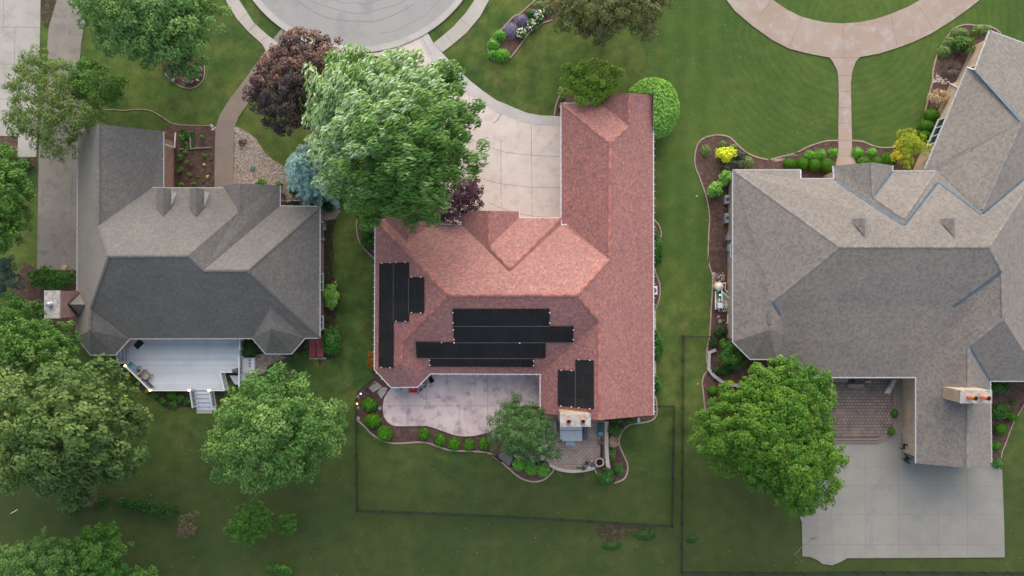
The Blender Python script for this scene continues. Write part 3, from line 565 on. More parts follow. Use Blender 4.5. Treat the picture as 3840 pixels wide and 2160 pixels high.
kerb('long S-shaped tan kerb edging around the rear patio bed', 'N:80,900 130,940 250,1050 330,1140 430,1210 520,1270 640,1305 750,1318 900,1315 1100,1300 1260,1300 1370,1320 1500,1375 1650,1420 1760,1445; J:1750,548 1830,570 1900,620; O:0,870 100,920 200,1010 300,1100 400,1190 500,1255 620,1295 740,1300 850,1270 930,1210 990,1140 1015,1090', .15, group=EG)
kerb('dark angled edging at the upper left of the rear patio bed', 'N:405,180 300,260 190,350 85,440', .10, .08, 'iron', group=EG, sm=0)
kerb('S-shaped tan kerb edging around the bed right of the paver patio', 'K:1075,140 1090,230 1080,290 1040,325 960,340 890,352 845,390 815,450 820,510 850,580 875,640 870,710 840,750 780,775', .15, group=EG)
kerb('short straight edging piece below the blue pots', 'K:635,672 660,720', .1, group=EG, sm=0)
kerb('upper small half-round edging on the right side of the red-roofed house', 'V:122,76 150,105 166,150 166,175 158,198', .11, group=EG)
kerb('lower bulging edging around the white unit on the right side of the red-roofed house', 'V:122,372 135,420 155,470 160,530 150,590 124,650', .11, group=EG)
kerb('pale edging along the left side of the long mulch bed by the brown roof', BED3, .12, .06, group=EG, sm=2)
kerb('wavy grey kerb edging left of the front walk of the brown-roofed house', BED3T, .13, group=EG, sm=2)
kerb('long curved grey kerb edging right of the front walk of the brown-roofed house', BED4, .13, group=EG, sm=2)
kerb('curved pale edging beside the three round shrubs at the lower right', 'Y:900,330 828,460 760,580 690,700 640,820 590,960 540,1080 525,1170', .10, group=EG)
kerb('angled block retaining wall around the dark shrub by the brown roof', 'G:1510,1180 1460,1202 1458,1320 1500,1372 1580,1430 1770,1442', .32, .35, 'cap_stone', 'retaining wall', 'retaining_wall', sm=0)
kerb('flat tan retaining wall cap on the right side of the paver patio', 'O:1845,330 1842,500 1842,700 1848,850 1860,980 1880,1090', .36, .42, 'pot_rim', 'retaining wall', 'retaining_wall')
kerb('narrow grey stone wall strip under the airy patio tree', 'O:835,370 838,540 830,710', .40, .35, 'flagstone', 'retaining wall', 'retaining_wall', sm=0)
kerb('curved paver border at the bottom of the paver patio', 'O:940,1025 1060,1092 1200,1124 1330,1132 1500,1117 1660,1078', .3, .16, 'pot_rim', 'retaining wall', 'patio_border')
kerb('curved stone seat wall under the left edge of the brown wing roof', 'R:1350,540 1350,760 1345,960 1350,1040 1385,1170 1420,1290', .42, .5, 'cap_stone', 'seat wall', 'seat_wall')

# ================================================================ houses
plain('gutter_grey', (.40, .42, .43), .5)
class Roof:
    """roof vertices sit on the photo's sight lines; heights come from the planarity of the roof planes"""
    def __init__(s, pan, verts, faces):
        s.px = {}; s.h0 = {}
        for k, v in verts.items():
            s.px[k] = P((v[0] if ':' in v[0] else pan + ':' + v[0]))[0]; s.h0[k] = v[1]
        s.faces = [f.split() for f in faces]; ks = list(s.px); ix = {k: i for i, k in enumerate(ks)}; nV = len(ks); nF = len(s.faces)
        rows = []; rhs = []
        for fi, f in enumerate(s.faces):
            if len(f) < 4: continue
            for k in f:
                r = np.zeros(nV + 3 * nF); r[ix[k]] = 1; u, v = (s.px[k][0] - 1920) / 1000, (s.px[k][1] - 1080) / 1000
                r[nV + 3 * fi: nV + 3 * fi + 3] = [-u, -v, -1]; rows.append(r); rhs.append(0)
        for k in ks:
            wgt = .6 if s.h0[k] <= 3.01 else .12; r = np.zeros(nV + 3 * nF); r[ix[k]] = wgt; rows.append(r); rhs.append(wgt / (H - s.h0[k]))
        sol = np.linalg.lstsq(np.array(rows), np.array(rhs), rcond=None)[0]
        s.h = {k: H - 1 / sol[ix[k]] for k in ks}; s.w = {k: wp(s.px[k], s.h[k]) for k in ks}
    def fit(s, fi):
        q = [s.w[k] for k in s.faces[fi]]; n = newell(q); n = n if n.z > 0 else -n; return sum(q, Vector()) / len(q), n
    def on(s, fi, p, up=0):
        c, n = s.fit(fi); o = Vector((0, 0, H)); d = wp(p, 0) - o; t = (c - o).dot(n) / d.dot(n); return o + d * t + n * up
def house(R, label, base, mats, outline, gutters, caps, inset=.42, gm='white_trim', hang=.34):
    o = root('house', label, 'house', base); q = [R.w[k] for k in outline]
    m = MB()
    for fi, f in enumerate(R.faces):
        pts = [R.w[k] for k in f]; nn = newell(pts)
        if nn.z < 0: pts = pts[::-1]; nn = -nn
        m.add(pts, [list(range(len(pts)))], [uvface(pts, nn)])
    n = len(q)
    for i in range(n):                                   # shingle edge and fascia drop
        a, b = q[i], q[(i + 1) % n]; m.add([a, b, b - Vector((0, 0, .06)), a - Vector((0, 0, .06))], [[0, 1, 2, 3]], [[(0, 0), (0, 0), (0, 0), (0, 0)]])
    roof = m.build('roof', mats[0], o)
    m = MB(); dz = Vector((0, 0, .061)); dz2 = Vector((0, 0, .26)); qi = offset(q, .03); wi = offset(q, inset)
    for i in range(n):
        j = (i + 1) % n; m.add([qi[i] - dz, qi[j] - dz, qi[j] - dz2, qi[i] - dz2], [[0, 1, 2, 3]]); m.add([qi[i] - dz2, qi[j] - dz2, wi[j] - dz2, wi[i] - dz2], [[0, 1, 2, 3]])
    m.build('fascia', 'white_trim', roof)
    m = MB()
    for i in range(n):
        a, b = wi[i] - dz2 * .6, wi[(i + 1) % n] - dz2 * .6; L = Vector((b.x - a.x, b.y - a.y)).length
        m.add([Vector((a.x, a.y, 0)), Vector((b.x, b.y, 0)), b, a], [[0, 1, 2, 3]], [[(0, 0), (L, 0), (L, b.z), (0, a.z)]])
    wall = m.build('wall', mats[1], o)
    for ch in gutters:
        ks = ch.split(); m = MB()
        for a, b in zip(ks[:-1], ks[1:]):
            A, B = R.w[a].copy(), R.w[b].copy(); d = Vector((B.x - A.x, B.y - A.y, 0)); L = d.length; d.normalize(); cc = sum((R.w[k] for k in outline), Vector()) / n
            pth = [A - Vector((0, 0, .05)), B - Vector((0, 0, .05))]
            m.tube([pth[0], pth[1]], .085, 4)
            for k in range(int(L / .66)):
                p = A.lerp(B, (k + .5) / max(1, int(L / .66))); nn = Vector((-d.y, d.x, 0))
                m.box(p + Vector((0, 0, .035)), (.04, hang, .02), math.atan2(d.y, d.x))
        m.build('gutter', gm, o)
    m = MB()
    for c in caps:
        a, b = c.split(); strip(m, R.w[a], R.w[b], .26, .035)
    m.build('ridge_cap', mats[2], roof)
    return o, roof, wall
def strip(m, a, b, wd, lift):
    d = (b - a).normalized(); s = d.cross(Vector((0, 0, 1))).normalized() * wd / 2; u = Vector((0, 0, lift)); L = (b - a).length
    vs = [a - s - u * .6, a - s + u * .1, a + u, a + s + u * .1, a + s - u * .6]; vs += [v + (b - a) for v in vs]
    m.add(vs, [[i, i + 1, i + 6, i + 5] for i in range(4)], [[(i * .1, 0), (i * .1 + .1, 0), (i * .1 + .1, L), (i * .1, L)] for i in range(4)])
def slabon(R, fi, s, up0, up1, name, mat, parent, label=None):
    m = MB(); a = [R.on(fi, p, up0) for p in P(s)]; b = [R.on(fi, p, up1) for p in P(s)]; n = len(a)
    m.add(a + b, [list(range(n, 2 * n)), list(range(n))[::-1]] + [[i, (i + 1) % n, n + (i + 1) % n, n + i] for i in range(n)]); return m.build(name, mat, parent, label)
def bar_on(R, fi, s, wd, up, name, mat, parent):
    pp = [R.on(fi, p, up) for p in P(s)]; m = MB(); m.tube(pp, wd / 2, 6); return m.build(name, mat, parent)
def window(parent, c, w_, h_, rz, n=1):
    """window on a wall; c = centre on the wall face, rz = direction of the outward normal"""
    R_ = Matrix.Rotation(rz, 3, 'Z'); c = Vector(c); m = MB(); k = w_ / n
    m.box(c + R_ @ Vector((.03, 0, h_ / 2 + .05)), (.12, w_ + .2, .1), rz); m.box(c + R_ @ Vector((.05, 0, -h_ / 2 - .05)), (.16, w_ + .24, .1), rz)
    for i in range(n + 1): m.box(c + R_ @ Vector((.03, -w_ / 2 + i * k, 0)), (.1, .09, h_), rz)
    f = m.build('window', 'white_trim', parent)
    for i in range(n):
        g = MB(); g.box(c + R_ @ Vector((.012, -w_ / 2 + (i + .5) * k, 0)), (.03, k - .09, h_), rz); g.build('pane', 'glass', f)
def downspout(parent, top, out, L=2.6, mat='white_trim'):
    m = MB(); top = Vector(top); out = Vector(out); m.tube([top, top + out * .4 - Vector((0, 0, .35)), Vector((top.x + out.x * .45, top.y + out.y * .45, .25)), Vector((top.x + out.x * 0 , top.y + out.y * 0, .12))], .055, 4); m.build('downspout', mat, parent)
# ---------------------------------------------------------------- 1: grey roof on the left
R1 = Roof('1', dict(a=('50,95', 3), b=('45,1300', 3), c=('125,1403', 3), d=('272,1403', 3), e=('357,1308', 3), f=('1082,1306', 3), g=('1160,1397', 3), h=('1312,1397', 3), i=('1393,1304', 3), j=('1480,1302', 3), k=('1480,527', 3), l=('1245,524', 3), m=('1245,403', 3),
    n=('1003,390', 5.2), o=('905,404', 3), o2=('912,417', 3.01), p=('1003,558', 5.2), t0=('170,38', 6.4), r0=('556,83', 3), r1=('556,415', 3), u=('490,417', 3.01), v0=('170,640', 6.4), w1=('232,820', 8.6), m1=('697,818', 8.6), m2=('792,904', 8), m3=('1047,905', 8),
    q1=('125,1130', 5.8), q2=('118,1260', 5.6), s1=('1190,1122', 5.3), s2=('1190,1250', 5.2)),
    ['a b q2 q1 w1 v0 t0', 't0 r0 r1 u v0', 'v0 u o2 p m1 w1', 'n p o2 o', 'n m l m2 m1 p', 'l k m3 m2', 'm3 k j', 'w1 m1 m2 m3 j i s1 f e q1', 'q1 e q2', 'b c q2', 'c d q2', 'd e q2', 's1 s2 f', 's1 i s2', 'f g s2', 'g h s2', 'h i s2'])
h1, roof1, wall1 = house(R1, 'large house with weathered grey shingle roof, brick chimney and two small dormers', wp(P('1:760,860')[0]), ('shingle_grey', 'brick_pink', 'shingle_grey'),
    't0 a b c d e f g h i j k l m n o o2 u r1 r0'.split(), ['b a', 'r0 r1', 'u o2', 'm l k j i h g f e d c b'], ['t0 v0', 'w1 m1', 'm2 m3', 'm3 k', 'm3 j', 'n p', 'q1 q2', 'w1 v0', 'w1 q1'], gm='gutter_grey', hang=.24)
def tri_roof(m, pts):
    nn = newell(pts)
    if nn.z < 0: pts = pts[::-1]; nn = -nn
    m.add(pts, [list(range(len(pts)))], [uvface(pts, nn)])
for xl, xr, xc in ((515, 603, 553), (712, 798, 747)):
    hr, he = 5.5, 4.95; A = wp(P('1:%d,420' % xl)[0], he); B = wp(P('1:%d,424' % xr)[0], he); T = wp(P('1:%d,416' % xc)[0], hr); Bk = R1.on(2, P('1:%d,590' % xc)[0], .02); BL = R1.on(2, P('1:%d,545' % xl)[0], .02); BR = R1.on(2, P('1:%d,538' % xr)[0], .02)
    m = MB(); tri_roof(m, [A, T, Bk, BL]); tri_roof(m, [T, B, BR, Bk]); dm = m.build('dormer', 'shingle_grey', h1)
    m = MB(); bx = B.x - .12; z0 = R1.on(2, P('1:%d,436' % (xr + 30))[0]).z; y0 = B.y - .15
    for x_ in (A.x + .12, bx): m.add([(x_, y0, z0 - .5), (x_, y0, he - .03), (x_, BR.y, he - .03 + .0)], [[0, 1, 2]])
    m.add([(A.x + .12, y0, z0 - .5), (bx, y0, z0 - .5), (bx, y0, he - .03), (T.x, y0, hr - .08), (A.x + .12, y0, he - .03)], [[0, 1, 2, 3, 4]]); m.build('cheek_wall', 'white_paint', dm)
    m = MB(); m.box(((A.x + bx) / 2, y0 + .03, (z0 + he) / 2 + .1), (.6, .05, .7)); m.build('pane', 'glass', dm)
def chimney(parent, x0, x1, y0, y1, zt, wallmat, capmat, cap_over=.06, capz=.18):
    m = MB(); vs = [(x0, y0), (x1, y0), (x1, y1), (x0, y1)]
    for i in range(4):
        a, b = vs[i], vs[(i + 1) % 4]; L = math.hypot(b[0] - a[0], b[1] - a[1]); m.add([(*a, 0), (*b, 0), (*b, zt - capz), (*a, zt - capz)], [[0, 1, 2, 3]], [[(0, 0), (L, 0), (L, zt), (0, zt)]])
    c = m.build('chimney', wallmat, parent); k = MB(); k.box(((x0 + x1) / 2, (y0 + y1) / 2, zt - capz / 2), (x1 - x0 + 2 * cap_over, y1 - y0 + 2 * cap_over, capz)); k.build('cap', capmat, c, bevel=.02); return c
ch = chimney(h1, -41.6, -40.3, -2.66, -.28, 5.9, 'brick_pink', 'cap_stone')
m = MB(); m.lathe((-41.05, -1.45, 5.9), [(.24, 0), (.24, .05), (.16, .08), (.16, .3), (.24, .32), (.24, .38), (.08, .44)], 16); m.build('vent_cap', 'steel', ch, sm=False)
m = MB(); ya, yb, yc = -.28, -2.66, -1.47; xe = -40.28; rt = R1.on(0, P('E:620,855')[0], .03); l1 = R1.on(0, P('E:582,772')[0], .05); l2 = R1.on(0, P('E:580,935')[0], .05); tip = Vector((xe, yc, rt.z + .25))
tri_roof(m, [l1, tip, rt]); tri_roof(m, [l2, rt, tip]); m.build('cricket', 'shingle_grey', ch)
m = MB(); m.tube([l1 + Vector((0, 0, .05)), tip + Vector((0, 0, .05)), l2 + Vector((0, 0, .05))], .07, 4); m.build('flashing', 'flash_dark', ch)
m = MB(); m.tube([wp(P('A:1190,1045')[0], 2.75), wp(P('A:1265,1070')[0], .5), wp(P('A:1265,1070')[0], .12), wp(P('A:1272,960')[0], .10)], .075, 4); m.build('downspout', 'white_trim', h1)
m = MB(); m.tube([wp(P('F:290,95')[0], 2.7), wp(P('F:335,105')[0], .2), wp(P('F:440,98')[0], .12)], .06, 4); m.build('downspout', 'white_trim', h1)
for s_, t_ in (('F:582,248', 'F:618,262'), ('F:582,1038', 'F:618,1026')):
    m = MB(); m.tube([wp(P(s_)[0], 2.8), wp(P(t_)[0], .2)], .05, 4); m.build('downspout', 'white_trim', h1)
wx = wp(P('F:614,600')[0], 0).x + .02
for s_, ww in (('F:600,690', 1.5), ('F:600,985', 1.1)): window(h1, (wx, wp(P(s_)[0], 1.6).y, 1.55), ww, 1.2, 0, 2)
for s_ in (-20.5, -26, -31): window(h1, (s_, wp((0, 1269), 3).y + .42, 1.4), 1.8, 1.5, -math.pi / 2, 2)
m = MB(); m.box((-37.2, R1.w['t0'].y - .46, 1.25), (4.8, .06, 2.3)); m.build('garage_door', 'white_paint', h1)
# ---------------------------------------------------------------- 2: red roof in the middle
R2 = Roof('2', dict(a=('47,75', 3), b=('42,1045', 3), c=('148,1160', 3), d=('320,1158', 3), e=('403,1072', 3), f=('1115,1075', 3), g=('1115,1328', 3), h=('1500,1372', 6.5), i=('1848,1340', 3), j=('C:1062,692', 3),
    v1=('112,76', 3.01), v2=('112,56', 3), ga=('258,48', 4.7), gb=('258,215', 4.7), v3=('412,105', 3.01), v4=('412,60', 3), b1=('y:405,370', 3.01), b2=('y:405,130', 3), b3=('y:880,138', 4.8), b4=('y:880,745', 4.8), b5=('y:1390,150', 3), b6=('y:1390,260', 3.01), b7=('y:2105,260', 3), b8=('y:2105,375', 3.01), b9=('y:2205,375', 3.3),
    pk=('y:1230,1115', 6.3), vk=('y:1230,1185', 6.2), n1=('C:395,748', 3), n2=('C:683,748', 3), n3=('C:683,692', 3), n4=('C:893,672', 5.1), n5=('C:885,910', 5.1), n6=('C:750,1035', 6.3), r1=('1562,330', 6.3), m1=('520,563', 8), m2=('1350,563', 8), s1=('1495,730', 6.7), q1=('222,865', 5.2), q2=('212,1010', 5.2)),
    ['a b q2 q1 m1', 'a v1 gb v3 b1 vk b8 b9 r1 m2 m1', 'v1 v2 ga gb', 'ga v4 v3 gb', 'b1 b2 b3 b4 pk vk', 'b3 b5 b6 b4', 'b4 b6 b7 pk', 'pk b7 b8 vk', 'n1 b7 b8 b9 r1 n6', 'n1 n2 n5 n6', 'n2 n3 n4 n5', 'j n4 n5 n6 r1 m2 s1 h i', 'm1 m2 s1 f e q1', 's1 h g f', 'q1 e q2', 'b c q2', 'c d q2', 'd e q2'])
h2, roof2, wall2 = house(R2, 'house with mottled red shingle roof carrying black solar pool heating mats', wp(P('2:900,600')[0]), ('shingle_red', 'brick_red', 'shingle_cap_red'),
    'a v1 v2 ga v4 v3 b1 b2 b3 b5 b6 b7 n1 n2 n3 n4 j i h g f e d c b'.split(), ['a v1', 'v3 b1 b2', 'b5 b6 b7 b8 b9', 'b7 n1 n2 n3', 'j i', 'g f e d c b a'], ['m1 m2', 'm1 a', 'm1 q1', 'm2 r1', 'm2 s1', 's1 h', 'r1 n6', 'n6 n1', 'n6 n5', 'n5 n4', 'ga gb', 'b3 b4', 'b4 pk', 'pk b7', 'q1 q2'])
ch = chimney(h2, 4.28, 6.81, -12.05, -11.08, 7.1, 'brick_tan', 'cap_stone', .08, .2)
for fx in (-.62, .62):
    m = MB(); m.box((5.55 + fx, -11.57, 7.18), (.36, .36, .16)); m.tube([(5.55 + fx, -11.57, 7.2), (5.55 + fx, -11.57, 7.55)], .17, 14, cap=False); m.tube([(5.55 + fx, -11.57, 7.3), (5.55 + fx, -11.57, 7.552)], .135, 14, 1); m.build('flue', ['clay', 'soot'], ch)
PN = 'solar_mat'
pan = [(0, '2:77,358 168,353 168,1033 73,1030', 'long narrow black solar mat along the left eave'), (0, '2:169,353 267,352 267,735 169,733', None), (0, '2:268,447 366,447 366,679 268,677', 'short black solar mat on the left roof slope'),
    (12, '2:548,650 1175,650 1175,760 552,760', None), (12, '2:552,763 1330,763 1327,867 558,867', None), (12, '2:308,863 557,866 558,869 1150,871 1148,968 316,966', None), (12, '2:398,970 1072,974 1070,1025 402,1022', 'thin lowest black solar mat above the rear eave'),
    (13, '2:1232,1048 1343,1052 1343,1288 1230,1278', None), (13, '2:1345,980 1463,985 1463,1300 1345,1290', None)]
for fi, s_, lb in pan:
    o_ = slabon(R2, fi, s_, .06, .10, PN, 'mat_black', h2, lb); pp = [R2.on(fi, p, .12) for p in P(s_)]
    ends = [(0, 3), (1, 2)] if fi == 12 else [(0, 1), (3, 2)]
    for a_, b_ in ends:
        A_, B_ = pp[a_], pp[min(b_, len(pp) - 1)]
        for t_ in (.2, .8): q_ = A_.lerp(B_, t_); m = MB(); m.box(q_, (.10, .10, .05)); m.box(q_ + Vector((0, 0, .04)), (.05, .05, .04)); m.build('clamp', 'white_trim', o_)
for fi, s_ in ((0, '2:168,353 168,733'), (0, '2:267,447 267,677'), (12, '2:552,762 1175,762'), (12, '2:558,868 1327,868'), (12, '2:398,969 1072,971'), (13, '2:1344,1052 1344,1288')): bar_on(R2, fi, s_, .045, .10, 'header_pipe', 'header', h2)
m = MB(); m.tube([wp(P('b:1985,560')[0], 3.0), wp(P('b:1985,690')[0], 3.0)], .07, 4); m.tube([wp(P('b:1940,560')[0], 3.0), wp(P('b:1990,562')[0], 3.0)], .07, 4); m.build('downspout', 'white_trim', h2)
for s_ in (-8.5, -4.0, .5): window(h2, (s_, R2.w['f'].y + .42, 1.4), 2.0, 1.7, -math.pi / 2, 2)
for s_ in (-4.5, 1.5, 5.5): window(h2, (R2.w['i'].x - .42, s_, 1.6), 1.4, 1.2, 0, 2)
xw = R2.w['n1'].x + .40
for s_, l_ in ((12.0, 4.6), (7.6, 2.8)): m = MB(); m.box((xw, s_, 1.25), (.06, l_, 2.3)); m.build('garage_door', 'white_paint', h2)
# ---------------------------------------------------------------- 3: brown roof on the right
R3 = Roof('3', dict(a=('45,92', 3), b=('455,92', 3), c=('455,145', 3), d=('655,145', 3), d2=('665,155', 3.01), e=('650,68', 3), f=('885,46', 5.6), g=('1010,65', 3), k=('1010,98', 3), l=('1278,98', 3.01), m=('1285,162', 3.4), p1=('892,257', 5.6), pk=('1078,385', 7), vk=('1078,430', 6.8),
    w1=('c:550,465', 3), w2=('D:1212,1228', 3), w3=('c:1040,962', 6.8), w4=('1556,330', 6.8), v=('1548,362', 6.6), z1=('1990,-10', 3.6), y1=('c:750,131', 3), y2=('c:615,487', 3), k1=('c:1240,700', 6.8), y5=('c:1330,345', 3), y6=('c:1500,760', 3), R=('690,557', 9), S=('1592,557', 9), T=('1850,165', 4.2),
    U=('1670,702', 8), U2=('1678,990', 7.8), v1=('1370,922', 6), f1=('540,1345', 3), f2=('1150,1345', 3), g3=('L:1148,632', 3), x2=('L:1522,668', 5.3), x1=('1470,1155', 5.3), xe=('L:1697,628', 3), E3=('1600,1367', 3), W2=('1915,1367', 3), E1=('2030,120', 3), E2=('2080,1367', 3),
    A1=('45,1130', 3), A2=('150,1235', 3), A3=('310,1235', 3), A4=('327,1203', 3), q=('265,1058', 5.2), B1=('283,888', 5.6), B2=('333,968', 5.0), B3=('350,1085', 4.0), t1=('527,885', 6.4)),
    ['a A1 q B1 R', 'a b c d d2 vk m v T S R', 'd2 e f p1 pk vk', 'f g k p1', 'p1 k l pk', 'pk l m vk', 'w1 w2 l m v w4 w3', 'w1 y2 w3', 'y1 y2 w3 k1', 'y1 k1 y5', 'y5 k1 w3 y6', 'w3 w4 v z1 y6', 'v z1 T', 'S T E1 E2 W2 U2 U', 'R S U v1 f2 f1 t1 B1', 'f1 A4 B3 B2 B1 t1', 'q B3 B2 B1', 'q A4 B3', 'A1 A2 q', 'A2 A3 q', 'A3 A4 q', 'U U2 x1 x2 g3 f2 v1', 'x1 U2 W2 E3', 'x1 E3 xe x2'])
h3, roof3, wall3 = house(R3, 'sprawling house with brown-grey shingle roof, blue valley flashing and an angled wing', wp(P('3:1000,700')[0]), ('shingle_brown', 'brick_tan', 'shingle_cap'),
    'a b c d d2 e f g k w2 w1 y2 y1 y5 y6 z1 T E1 E2 W2 E3 xe x2 g3 f2 f1 A4 A3 A2 A1'.split(), ['a b c d e', 'g k l', 'w2 w1 y2 y1 y5', 'E2 W2 E3 xe', 'g3 f2 f1 A4 A3 A2 A1 a'], ['a R', 'R S', 'S T', 'S U', 'U U2', 'x1 x2', 'R B1', 'f p1', 'w3 w4', 'w1 w3', 'y1 k1', 'p1 pk', 'pk l', 'x1 U2'], gm='gutter_grey', hang=.2)
m = None
for a_, b_ in (('d2', 'vk'), ('k', 'p1'), ('vk', 'm'), ('m', 'v'), ('v', 'z1'), ('U', 'v1'), ('B1', 'B2'), ('x1', 'E3'), ('y2', 'w3')):
    m = MB(); A_, B_ = R3.w[a_], R3.w[b_]; m.band([A_.lerp(B_, .02), A_.lerp(B_, .98)], .17, 0, .01)
    for q_ in m.v: pass
    d_ = (B_ - A_); L2 = d_.x ** 2 + d_.y ** 2
    for i_, q_ in enumerate(m.v):
        t_ = ((q_.x - A_.x) * d_.x + (q_.y - A_.y) * d_.y) / L2; m.v[i_] = Vector((q_.x, q_.y, A_.z + d_.z * t_ + .05 + q_.z))
    m.build('valley_flashing', 'flash_blue', roof3)
for xx in (840, 1378):                                     # little hooded roof vents
    c0 = R3.on(1, P('3:%d,%d' % (xx, 492))[0]); c1 = R3.on(1, P('3:%d,%d' % (xx, 392))[0]); zz = c0.z + .1; fr = Vector((c0.x, c1.y + .05, zz))
    m = MB(); w_ = 1.0; tri_roof(m, [fr, Vector((c0.x, c0.y - .1, zz)), Vector((fr.x - w_, fr.y, c1.z + .25))]); tri_roof(m, [fr, Vector((fr.x + .45, fr.y, c1.z + .25)), Vector((c0.x + .15, c0.y, zz - .05)), Vector((c0.x, c0.y - .1, zz))]); m.build('roof_vent', 'shingle_brown', roof3)
for s_, fi in (('3:266,930', 0),):
    slabon(R3, fi, '3:257,937 278,937 278,1022 257,1022', .04, .09, 'roof_vent', 'shingle_cap', roof3)
ch = chimney(h3, 39.62, 42.35, -10.15, -9.06, 6.4, 'brick_tan', 'cap_stone', .05, .2)
for fx in (40.3, 41.42):
    m = MB(); m.tube([(fx, -9.6, 6.35), (fx, -9.6, 7.4)], .20, 16, cap=False); m.tube([(fx, -9.6, 6.4), (fx, -9.6, 7.402)], .155, 16, 1); m.build('flue', ['clay', 'soot'], ch)
A_, B_ = R3.w['w2'], R3.w['w1']; d_ = (B_ - A_); d_.z = 0; L_ = d_.length; d_.normalize(); nrm_ = Vector((-d_.y, d_.x, 0)); rz_ = math.atan2(nrm_.y, nrm_.x)
for t_, ww, nn_ in ((.42, 2.6, 3),): window(h3, A_ + d_ * L_ * t_ + nrm_ * -.40 - Vector((0, 0, 1.25)), ww, 1.5, rz_, nn_)
A2_, B2_ = R3.w['y2'], R3.w['y1']; d2_ = (B2_ - A2_); d2_.z = 0; L2_ = d2_.length; d2_.normalize(); n2_ = Vector((-d2_.y, d2_.x, 0)); window(h3, A2_ + d2_ * L2_ * .12 - n2_ * .40 - Vector((0, 0, 1.2)), .9, 1.2, math.atan2(n2_.y, n2_.x), 1)
m = MB(); m.tube([B_ - Vector((0, 0, .2)) + nrm_ * .0 - d_ * 1.6, B_ - d_ * 1.7 - nrm_ * .3 - Vector((0, 0, .7)), wp(P('c:388,608')[0], .15)], .06, 4); m.build('downspout', 'white_trim', h3)
for s_ in (-4.2, 3.6): window(h3, (R3.w['a'].x + .42 - .02, s_, 1.6), 1.2, 1.1, math.pi, 1)
for s_ in (27, 31, 35): window(h3, (s_, R3.w['f2'].y + .42, 1.7), 1.9, 1.6, -math.pi / 2, 2)
# ================================================================ trees
UP = [0, .25, 0]
tree('maple_tree', 'big blue-green tree at the top left with yellowish tips, above the pink flower bed', 'tree', 'A:515,-20 590,90 600,170 690,220 720,300 780,370 870,430 960,480 1040,480 1060,420 1110,440 1120,510 1180,525 1260,500 1330,512 1400,490 1400,450 1470,430 1500,370 1540,280 1540,200 1590,130 1605,80 1560,0 1500,-150 1300,-260 900,-280 650,-200 520,-100',
     3.2, 12.5, 1.35, .36, 'leaf_bluegreen', .30, nl=16, drift=[.3, -.6, -.3], sub=.40)
tree('locust_tree', 'sparse airy tree leaning over the two driveways at the left', 'tree', 'A:30,600 60,520 150,480 180,420 260,395 330,370 360,440 480,500 520,560 560,640 640,700 740,720 790,740 790,790 720,830 720,890 620,950 560,960 530,1060 500,1130 440,1170 370,1185 345,1110 280,1080 250,1000 130,975 60,930 55,850 90,780 60,700',
     2.8, 7.5, .80, .22, 'leaf_airy', .14, nl=14, cover=1.5, fill=.5, open_=.1, flat=.6, spacing=.85, edge=.2, sub=.5)
tree('ash_tree', 'small bright green tree right of the airy tree at the left', 'tree', 'A:510,500 560,440 660,445 760,510 800,540 870,560 925,545 928,580 880,650 870,700 800,740 700,740 600,720 540,650 500,580', 2.4, 6.8, .75, .24, 'leaf_bright', .12, cover=1.7, fill=.7, edge=.3)
tree('linden_tree', 'bright green tree at the left edge beside the mulch bed', 'tree', 'X:0,185 60,210 120,240 130,290 170,320 165,370 200,430 228,470 190,510 180,560 175,610 182,660 140,700 155,740 110,790 100,830 60,880 0,880 -100,850 -200,700 -230,500 -180,280 -90,200', 2.6, 9, 1.0, .30, 'leaf_bright', .22, drift=[.6, -.3, -.4])
tree('blue_spruce_tree', 'dull grey-green spruce at the left edge above the hedge-green tree', 'tree', 'X:0,890 70,900 130,930 155,985 110,1010 150,1070 90,1085 60,1150 0,1180 -80,1120 -90,950', 1.8, 5.5, .75, .22, 'leaf_spruce', .14, sub=.5, asp=.35)
tree('maple_tree', 'rounded vivid green tree directly below the brick chimney at the left', 'tree', 'E:-60,880 60,835 130,800 200,830 310,860 325,960 400,962 480,1000 530,1080 560,1150 572,1210 540,1280 480,1330 380,1380 200,1420 0,1440 -150,1300 -200,1050', 2.2, 8, 1.0, .28, 'leaf_bright', .22, drift=[.5, -.8, -.3])
tree('walnut_tree', 'huge olive-topped tree at the lower left edge', 'tree', 'W:-40,940 0,925 60,925 120,905 200,910 270,915 290,980 350,1000 372,1040 345,1075 352,1110 330,1130 340,1160 300,1190 260,1215 220,1215 200,1240 130,1252 80,1225 30,1242 0,1230 -80,1200 -130,1100 -120,980', 3, 14.5, 1.5, .44, 'leaf_olive', .38, nl=18, sub=.42, drift=[.7, -.9, -.4], cover=2.3,
     tintf=lambda p: np.clip((p[:, 2] - 10) * .035, -.2, .15) - np.clip((p[:, 0] + 40) * .025, 0, .22))
tree('elm_tree', 'fresh green tree in the bottom left corner', 'tree', 'I:-60,1260 60,1230 130,1180 260,1170 280,1090 330,1100 380,1170 440,1160 500,1230 560,1260 600,1400 640,1440 560,1560 200,1600 -60,1500', 2.2, 7.5, 1.0, .28, 'leaf_soft', .20, drift=[.3, .5, 0])
tree('elm_tree', 'mid green tree beside the bottom left corner tree, cut by the bottom edge', 'tree', 'I:500,1250 550,1130 640,1110 650,1070 700,1080 780,1100 880,1070 910,1140 890,1220 920,1310 860,1370 900,1400 1080,1350 1085,1400 1100,1500 800,1600 600,1560 560,1400', 2.0, 6.5, .9, .26, 'leaf_mid', .18, drift=[.3, .5, 0])
